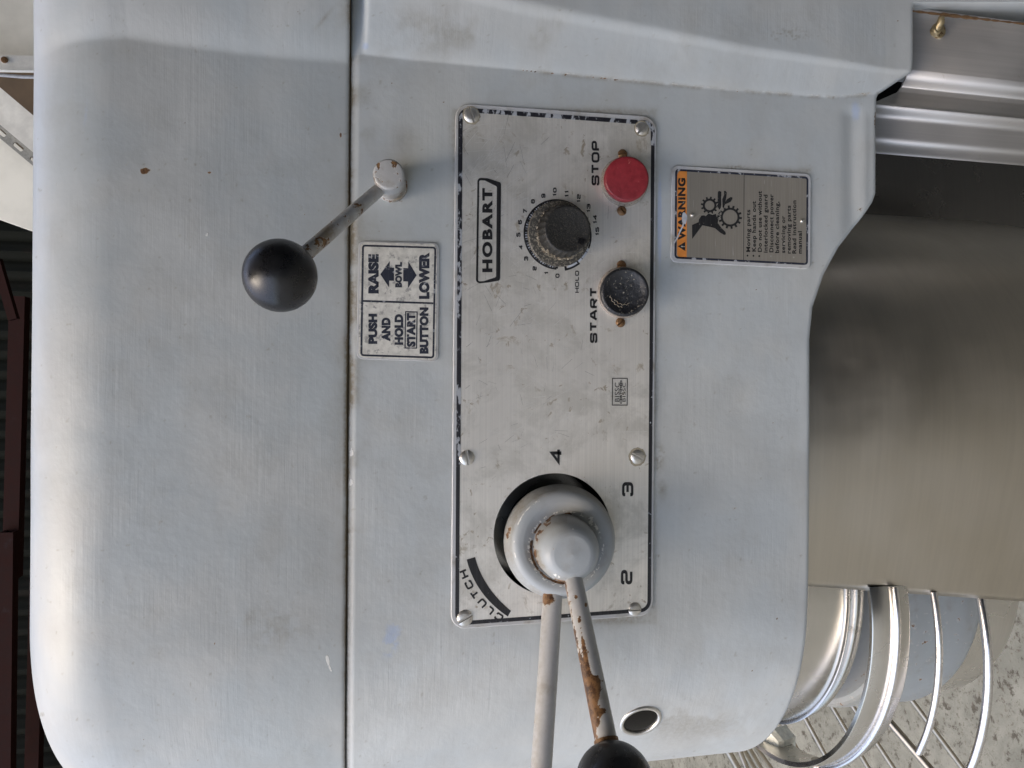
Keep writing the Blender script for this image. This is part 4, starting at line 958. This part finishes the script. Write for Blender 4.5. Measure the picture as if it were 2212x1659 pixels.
# rust line along the joint
mb = MB(); pts = []
for k in range(40):
    u = k / 39; a = 1958 + 254 * u; yy = 20 + 29 * u - .5; pts.append(P(a, yy + 3, -.002))
mb.tube(pts, [.0007 * random.uniform(.5, 1.3) * (1.6 if 8 < i < 24 else 1) for i in range(40)], 8); mb.build('rust_line', M_RUSTSCREW, pan)

# ------------------------------------------------------------------ solid rear guard sheet
guard = empty('bowl_guard', P(1950, 900, .15), mixer); tag(guard, 'stainless bowl guard, solid sheet at the rear and wires at the front')
def guard_sheet():
    # plan: from the front cut edge (low x) round to the column (high x)
    z_top = P(1700, 900, .03).z + .012; z_bot = P(2330, 900, .03).z - .03
    V = []; nu = 150; nv = 60
    plan_pts = np.array([(-.1300, .0120), (-.100, .0078), (-.07, .0055), (-.03, .0060), (.01, .0110), (.05, .0230), (.085, .046), (.116, .080), (.137, .120), (.149, .160), (.153, .165), (.156, .168)])
    dd = np.concatenate([[0], np.cumsum(np.hypot(*np.diff(plan_pts, axis=0).T))]); uu = np.linspace(0, dd[-1], nu)
    px_ = np.interp(uu, dd, plan_pts[:, 0]); py_ = np.interp(uu, dd, plan_pts[:, 1])
    k = np.ones(9) / 9
    for _ in range(4):
        a = np.convolve(np.pad(px_, 4, 'edge'), k, 'valid'); b2 = np.convolve(np.pad(py_, 4, 'edge'), k, 'valid'); a[0], b2[0] = px_[0], py_[0]; px_, py_ = a, b2
    for i in range(nu):
        for j in range(nv):
            t = j / (nv - 1); z = z_top + (z_bot - z_top) * t; f = math.exp(-((px_[i] + .127) / .12) ** 2)
            sw = .030 * t ** 1.05                     # the sheet leans outwards as it drops
            V.append((px_[i] - sw * .95 * f, py_[i] - (.034 * (1 - math.exp(-t * 2.4)) + .004 * t) * math.exp(-((px_[i] - .02) / .115) ** 2) + .006 * (1 - t) ** 2 * f, z))
    return np.array(V), nu, nv
V, nu, nv = guard_sheet(); o = grid_mesh('guard_sheet', V, nu, nv, M_GUARD, guard, None); m_ = o.modifiers.new('thickness', 'SOLIDIFY'); m_.thickness = .0011; m_.offset = 0
GC = Vector((-.163, .150, 0)); PC = Vector((-.142, .150, 0))
def znear(px, yc, r, cx): # height of a ring whose nearest point shows at px
    y = yc - r; 
    # photograph row of x=cx on that plane
    v = P(px, 829.5 - cx * FPX / (DIST + y), y); return v.z
def ring_prof(name, c, prof, mat, parent, n=120, a0=0, a1=360, smooth=40):
    V = []; F = []; m = len(prof); full = abs(a1 - a0) >= 360; N_ = n if full else n + 1
    for k in range(N_):
        a = R(a0 + (a1 - a0) * k / n); 
        for r, z in prof: V.append((c.x + r * math.cos(a), c.y + r * math.sin(a), z))
    for k in range(n):
        j = (k + 1) % N_
        for i in range(m - 1): F.append((k * m + i, k * m + i + 1, j * m + i + 1, j * m + i))
    return MB().add(V, F).build(name, mat, parent, smooth)
Z = lambda px, r, c=PC: znear(px, c.y, r, c.x)
planet = empty('planetary_head', (PC.x, PC.y, Z(1960, .12)), mixer); tag(planet, 'round planetary drive under the head with steel drip cup and grey drum')
ring_prof('drip_cup', PC, [(.120, Z(1690, .13)), (.1285, Z(1700, .1285)), (.1285, Z(1826, .1285)), (.1300, Z(1829, .130)), (.1315, Z(1834, .131)), (.1300, Z(1839, .130)), (.1265, Z(1842, .1265)), (.1262, Z(1848, .1262)), (.1285, Z(1853, .1285)), (.1285, Z(1862, .1285)), (.1262, Z(1866, .1262)), (.1200, Z(1868, .12)), (.10, Z(1868, .10))], M_STEEL, planet)
ring_prof('drum_neck', PC, [(.117, Z(1855, .117)), (.117, Z(1930, .117)), (.1215, Z(1945, .1215))], M_PLANET, planet)
ring_prof('grey_drum', PC, [(.117, Z(1935, .117)), (.1225, Z(1945, .1225)), (.1235, Z(1960, .1235)), (.1235, Z(2112, .1235)), (.1215, Z(2121, .1215)), (.117, Z(2124, .117)), (.05, Z(2124, .117))], M_PLANET, planet)
ring_prof('steel_collar', PC, [(.1180, Z(2115, .118)), (.1180, Z(2198, .118)), (.1165, Z(2203, .1165)), (.110, Z(2205, .11)), (.04, Z(2205, .11))], M_STEEL, planet)
ring_prof('agitator_shaft', Vector((PC.x + .03, PC.y - .05, 0)), [(.030, Z(2190, .11)), (.030, Z(2600, .11)), (.02, Z(2602, .11))], M_STEEL, planet, 48)
def ang_at(c, r, z, py):
    L = [(abs(float(px_of(np.array([[c[0] + r * math.cos(R(a)), c[1] + r * math.sin(R(a)), z]]))[1][0]) - py), a) for a in np.linspace(185, 300, 400)]; return min(L)[1]
rg = .1435
ring_prof('support_ring', GC, [(rg - .0040, Z(1887, rg, GC)), (rg - .0006, Z(1885, rg, GC)), (rg, Z(1888, rg, GC)), (rg, Z(1964, rg, GC)), (rg - .0006, Z(1967, rg, GC)), (rg - .0040, Z(1966, rg, GC)), (rg - .0040, Z(1887, rg, GC))], M_STEEL, guard, 140, 165, ang_at(GC, rg, Z(1925, rg, GC), 1267))
def arcwire(name, px, r, wr, a0, a1, c=GC):
    z = Z(px, r, c); pts = [(c.x + r * math.cos(R(a)), c.y + r * math.sin(R(a)), z) for a in np.linspace(a0, a1, 70)]
    return MB().tube(pts, wr, 12).build(name, M_BRIGHT, guard)
arcwire('guard_wire', 1938, .1452, .0022, 205, ang_at(GC, .1452, Z(1938, .1452, GC), 1268))
def ringwire(c, r, z, wr, a0, a1):
    pts = [(c[0] + r * math.cos(R(a)), c[1] + r * math.sin(R(a)), z) for a in np.linspace(a0, a1, 80)]; return MB().tube(pts, wr, 14).build('guard_wire', M_BRIGHT, guard)
ringwire((-.18, .164), .16, -.294, .0024, ang_at((-.18, .164), .16, -.294, 1626), ang_at((-.18, .164), .16, -.294, 1279))
ringwire((-.196, .190), .185, -.334, .0030, 190, ang_at((-.196, .190), .185, -.334, 1289))
def rod(p, q, r, mat=None, name='guard_rod'): return MB().tube([p, q], r, 12).build(name, mat or M_BRIGHT, guard)
M_ROD = metal('dull brownish steel rod', (.42, .37, .30), .32, (200, 200, 200), .3, .05)
a_ = P(1913, 1549, .085); b_ = P(2034, 1690, .060); rod(a_, b_, .0029, M_ROD)
for (x0, y0, x1, y1, yy0, yy1, r_) in ((1560, 1540, 1640, 1680, .20, .22, .0022), (1585, 1560, 1660, 1690, .22, .24, .0022), (1605, 1575, 1680, 1680, .25, .27, .002), (1640, 1540, 1735, 1680, .26, .28, .002), (1590, 1600, 1625, 1690, .18, .18, .002), (1825, 1500, 1990, 1750, .22, .20, .002), (1770, 1480, 1900, 1700, .23, .22, .002), (1700, 1480, 1820, 1700, .24, .23, .002), (1960, 1500, 2110, 1700, .20, .18, .0021), (1690, 1560, 1760, 1690, .25, .25, .002), (1763, 1640, 1768, 1720, .09, .09, .003), (1560, 1600, 1640, 1740, .17, .17, .0026)):
    rod(P(x0, y0, yy0), P(x1, y1, yy1), r_ * 1.15, M_ROD)
v = P(1684, 1600, .150)
mb = MB(); mb.lathe(v, Vector((0, -.35, 1)), [(0, -.011), (.0085, -.011), (.0115, -.008), (.0115, .007), (.009, .011), (0, .011)], 6); mb.build('hex_nut', M_NUT, guard, 20)

# ------------------------------------------------------------------ surroundings: concrete floor, shed wall, white steelwork
def noise_floor():
    m, nt, b, l = newmat('worn painted concrete'); n = N(nt)
    a = n.noise(n.pos(), 9, 8, .7, .4); c = n.noise(n.pos(), 42, 10, .78, .2); f = n.noise(n.pos(), 130, 6, .75)
    col = n.mix(n.ramp(a, .35, .65), (.11, .115, .102), (.17, .175, .157)); col = n.mix(n.ramp(c, .53, .60, 0, .9), col, (.035, .03, .022)); col = n.mix(n.ramp(f, .55, .64, 0, .7), col, (.07, .06, .045))
    l.new(col, b.inputs['Base Color']); b.inputs['Roughness'].default_value = .75; l.new(n.bump(c, .5, .004), b.inputs['Normal']); return m
ZF = -1.05; ROOFX = -.42; WALLX = -.45
mb = MB(); mb.add([(-12, -12, ZF), (12, -12, ZF), (12, 12, ZF), (-12, 12, ZF)], [(0, 1, 2, 3)]); tag(mb.build('floor', noise_floor(), None, 0), kind='structure')
# corrugated shed wall
YC = 3.0
M_CORR = plain('dark green corrugated sheet', (.007, .008, .006), .7, 0, .2, 12, (.010, .009, .007), .55, 6)
mb = MB(); V = []; n = 900; x0, x1 = -5.0, 3.2
for k in range(n + 1):
    x = x0 + (x1 - x0) * k / n; ph = (x / .082) % 1.0; y = YC + .018 * math.cos(ph * 2 * math.pi) ** 3
    V += [(x, y, ZF), (x, y, 3.2)]
mb.add(V, [(2 * k, 2 * k + 1, 2 * k + 3, 2 * k + 2) for k in range(n)]); tag(mb.build('corrugated_wall', M_CORR, None, 50), 'dark corrugated metal shed wall far behind the mixer head', 'wall')
M_CORR.node_tree.nodes['Principled BSDF'].inputs['Specular IOR Level'].default_value = .08
M_REDP = plain('dull red oxide paint', (.018, .006, .005), .7, 0, .2, 30, (.02, .01, .01), .6, 20)
M_REDP.node_tree.nodes['Principled BSDF'].inputs['Specular IOR Level'].default_value = .08
def beam(name, p, q, w_, d_, mat, label, cat, group_=None, thick=.012, parent=None):
    """channel section between two points"""
    p = Vector(p); q = Vector(q); t = (q - p).normalized(); yv = Vector((0, 1, 0)); sv = t.cross(yv).normalized(); L = (q - p).length; mb = MB()
    M = Matrix((sv, yv, t)).transposed(); c = (p + q) / 2
    mb.box(c, (w_, thick, L), M)
    for s in (-1, 1): mb.box(c + sv * s * (w_ / 2 - thick / 2) + yv * (d_ / 2), (thick, d_ - thick, L), M)
    o = mb.build(name, mat, None, 30); tag(o, label, cat, group=group_); return o
# unseen shell added to shape light and reflections: roof, end wall, wall behind the camera
M_SHELL = plain('dark cladding of the added shell', (.085, .080, .070), .7, 0, .2, 5, (.05, .045, .04), .6, 3)
def clad(name, p, u, v, label, cat):
    """ribbed sheet spanned by u (across the ribs) and v"""
    p, u, v = Vector(p), Vector(u), Vector(v); nn = u.cross(v).normalized(); n = int(u.length / .02); V = []
    for k in range(n + 1):
        q = p + u * (k / n) + nn * .018 * math.cos(u.length * k / n / .1 * 2 * math.pi); V += [q, q + v]
    mb = MB(); mb.add(V, [(2 * i, 2 * i + 1, 2 * i + 3, 2 * i + 2) for i in range(n)]); tag(mb.build(name, M_SHELL, None, 60), label, cat)
clad('added_shade_roof', (ROOFX, -3.4, 2.6), (0, 4.0, 0), (4.2 - ROOFX, 0, .5), 'unseen ribbed roof added to block the sky and edge the sun, open to the front', 'roof')
clad('added_end_wall', (4.0, -3.4, ZF), (0, 6.6, 0), (0, 0, 4.2), 'unseen ribbed end wall added beyond the column to darken that side', 'wall')
clad('added_side_wall', (WALLX, -2.1, ZF), (4.2 - WALLX, 0, 0), (0, 0, 4.1), 'unseen ribbed wall added behind the camera for dark reflections', 'wall')
# red steel members on the wall (they run across the photograph, i.e. along X)
beam('red_purlin', P(38, 640, 2.8), P(22, 1250, 2.8), .055, .05, M_REDP, 'dark red steel channel seen beside the upper edge of the mixer cover', 'beam')
beam('red_post', P(14, 1150, 2.75), P(8, 1700, 2.75), .05, .05, M_REDP, 'red steel channel at the outer edge behind the lower corner of the cover', 'beam')
beam('red_purlin', P(80, 1250, 2.86), P(66, 1760, 2.86), .05, .05, M_REDP, 'dark red channel closest to the rounded front corner of the cover', 'beam')
beam('red_brace', P(-10, 560, 2.7), P(28, 690, 2.7), .03, .03, M_REDP, 'thin slanting red brace above the red steel channel', 'beam')
# white board ceiling of the neighbouring lean-to and its frame
M_WHITE = plain('off white painted board', (.80, .79, .72), .5, 0, .1, 6, (.36, .35, .30), .66, 14)
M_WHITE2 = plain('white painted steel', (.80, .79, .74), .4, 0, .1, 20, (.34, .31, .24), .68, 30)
def quad(name, pts, y, mat, th=.02):
    poly = [w2(p, y) for p in pts]; mb = MB(); slab(mb, [poly], y, th); return mb.build(name, mat, None, 0)
tag(quad('painted_sheet', ((-180, -120), (160, -120), (160, 128), (-180, 118)), 1.30, M_WHITE), 'pale painted sheet at the top left above the white rail', 'sheet')
tag(quad('back_board', ((-180, 240), (-10, 272), (160, 420), (160, 500), (115, 515), (-180, 410)), 1.50, M_WHITE), 'pale grey board under the slotted angle beside the mixer cover', 'board')
tag(quad('brown_board', ((-180, 140), (190, 140), (190, 420), (-180, 200)), 1.62, plain('brown timber board', (.12, .085, .055), .7, 0, .2, 20)), 'dark brown timber board between the white rail and slotted angle', 'board')
rail = MB(); a_ = P(-180, 134, 1.24); b_ = P(180, 141, 1.24); c_ = (a_ + b_) / 2; L = (a_ - b_).length; t = (b_ - a_).normalized(); M = Matrix((t, Vector((0, 1, 0)), t.cross(Vector((0, 1, 0))))).transposed()
sc = (DIST + 1.24) / FPX
rail.box(c_, (L, .012, 28 * sc), M); rail.box(c_ + Vector((10 * sc, .02, 0)), (L, .04, .004), M)
o = rail.build('white_rail', M_WHITE2, None, 30); tag(o, 'white painted steel rail with a rusty screw hole below the pale panel', 'rail')
MB().lathe(P(9, 129, 1.232), (0, -1, 0), round_prof(6 * sc, -.002, .0012, .001), 20).build('screw_head', M_RUSTSCREW, o, 40)
mb = MB(); mb.tube([P(-150, 158, 1.22), P(0, 162, 1.22), P(50, 166, 1.22), P(150, 168, 1.22)], 3.2 * sc, 12); tag(mb.build('cable', plain('grey cable', (.42, .43, .46), .45), None), 'grey electric cable running under the white rail', 'cable')
# slotted angle, running aslant
A = P(-120, 128, 1.36); B = P(170, 372, 1.36); t = (B - A).normalized(); yv = Vector((0, 1, 0)); sv = t.cross(yv).normalized(); sc = (DIST + 1.36) / FPX
if sv.z > 0: sv = -sv
ang = empty('slotted_angle', (A + B) / 2); tag(ang, 'grey white slotted steel angle slanting down behind the mixer cover', 'angle bar')
M = Matrix((t, yv, t.cross(yv))).transposed(); L = (B - A).length; c_ = (A + B) / 2
mb = MB(); w1 = 54 * sc; mb.box(c_, (L, .004, w1), M); mb.build('wide_flange', M_WHITE2, ang, 30)
# narrow flange with slots
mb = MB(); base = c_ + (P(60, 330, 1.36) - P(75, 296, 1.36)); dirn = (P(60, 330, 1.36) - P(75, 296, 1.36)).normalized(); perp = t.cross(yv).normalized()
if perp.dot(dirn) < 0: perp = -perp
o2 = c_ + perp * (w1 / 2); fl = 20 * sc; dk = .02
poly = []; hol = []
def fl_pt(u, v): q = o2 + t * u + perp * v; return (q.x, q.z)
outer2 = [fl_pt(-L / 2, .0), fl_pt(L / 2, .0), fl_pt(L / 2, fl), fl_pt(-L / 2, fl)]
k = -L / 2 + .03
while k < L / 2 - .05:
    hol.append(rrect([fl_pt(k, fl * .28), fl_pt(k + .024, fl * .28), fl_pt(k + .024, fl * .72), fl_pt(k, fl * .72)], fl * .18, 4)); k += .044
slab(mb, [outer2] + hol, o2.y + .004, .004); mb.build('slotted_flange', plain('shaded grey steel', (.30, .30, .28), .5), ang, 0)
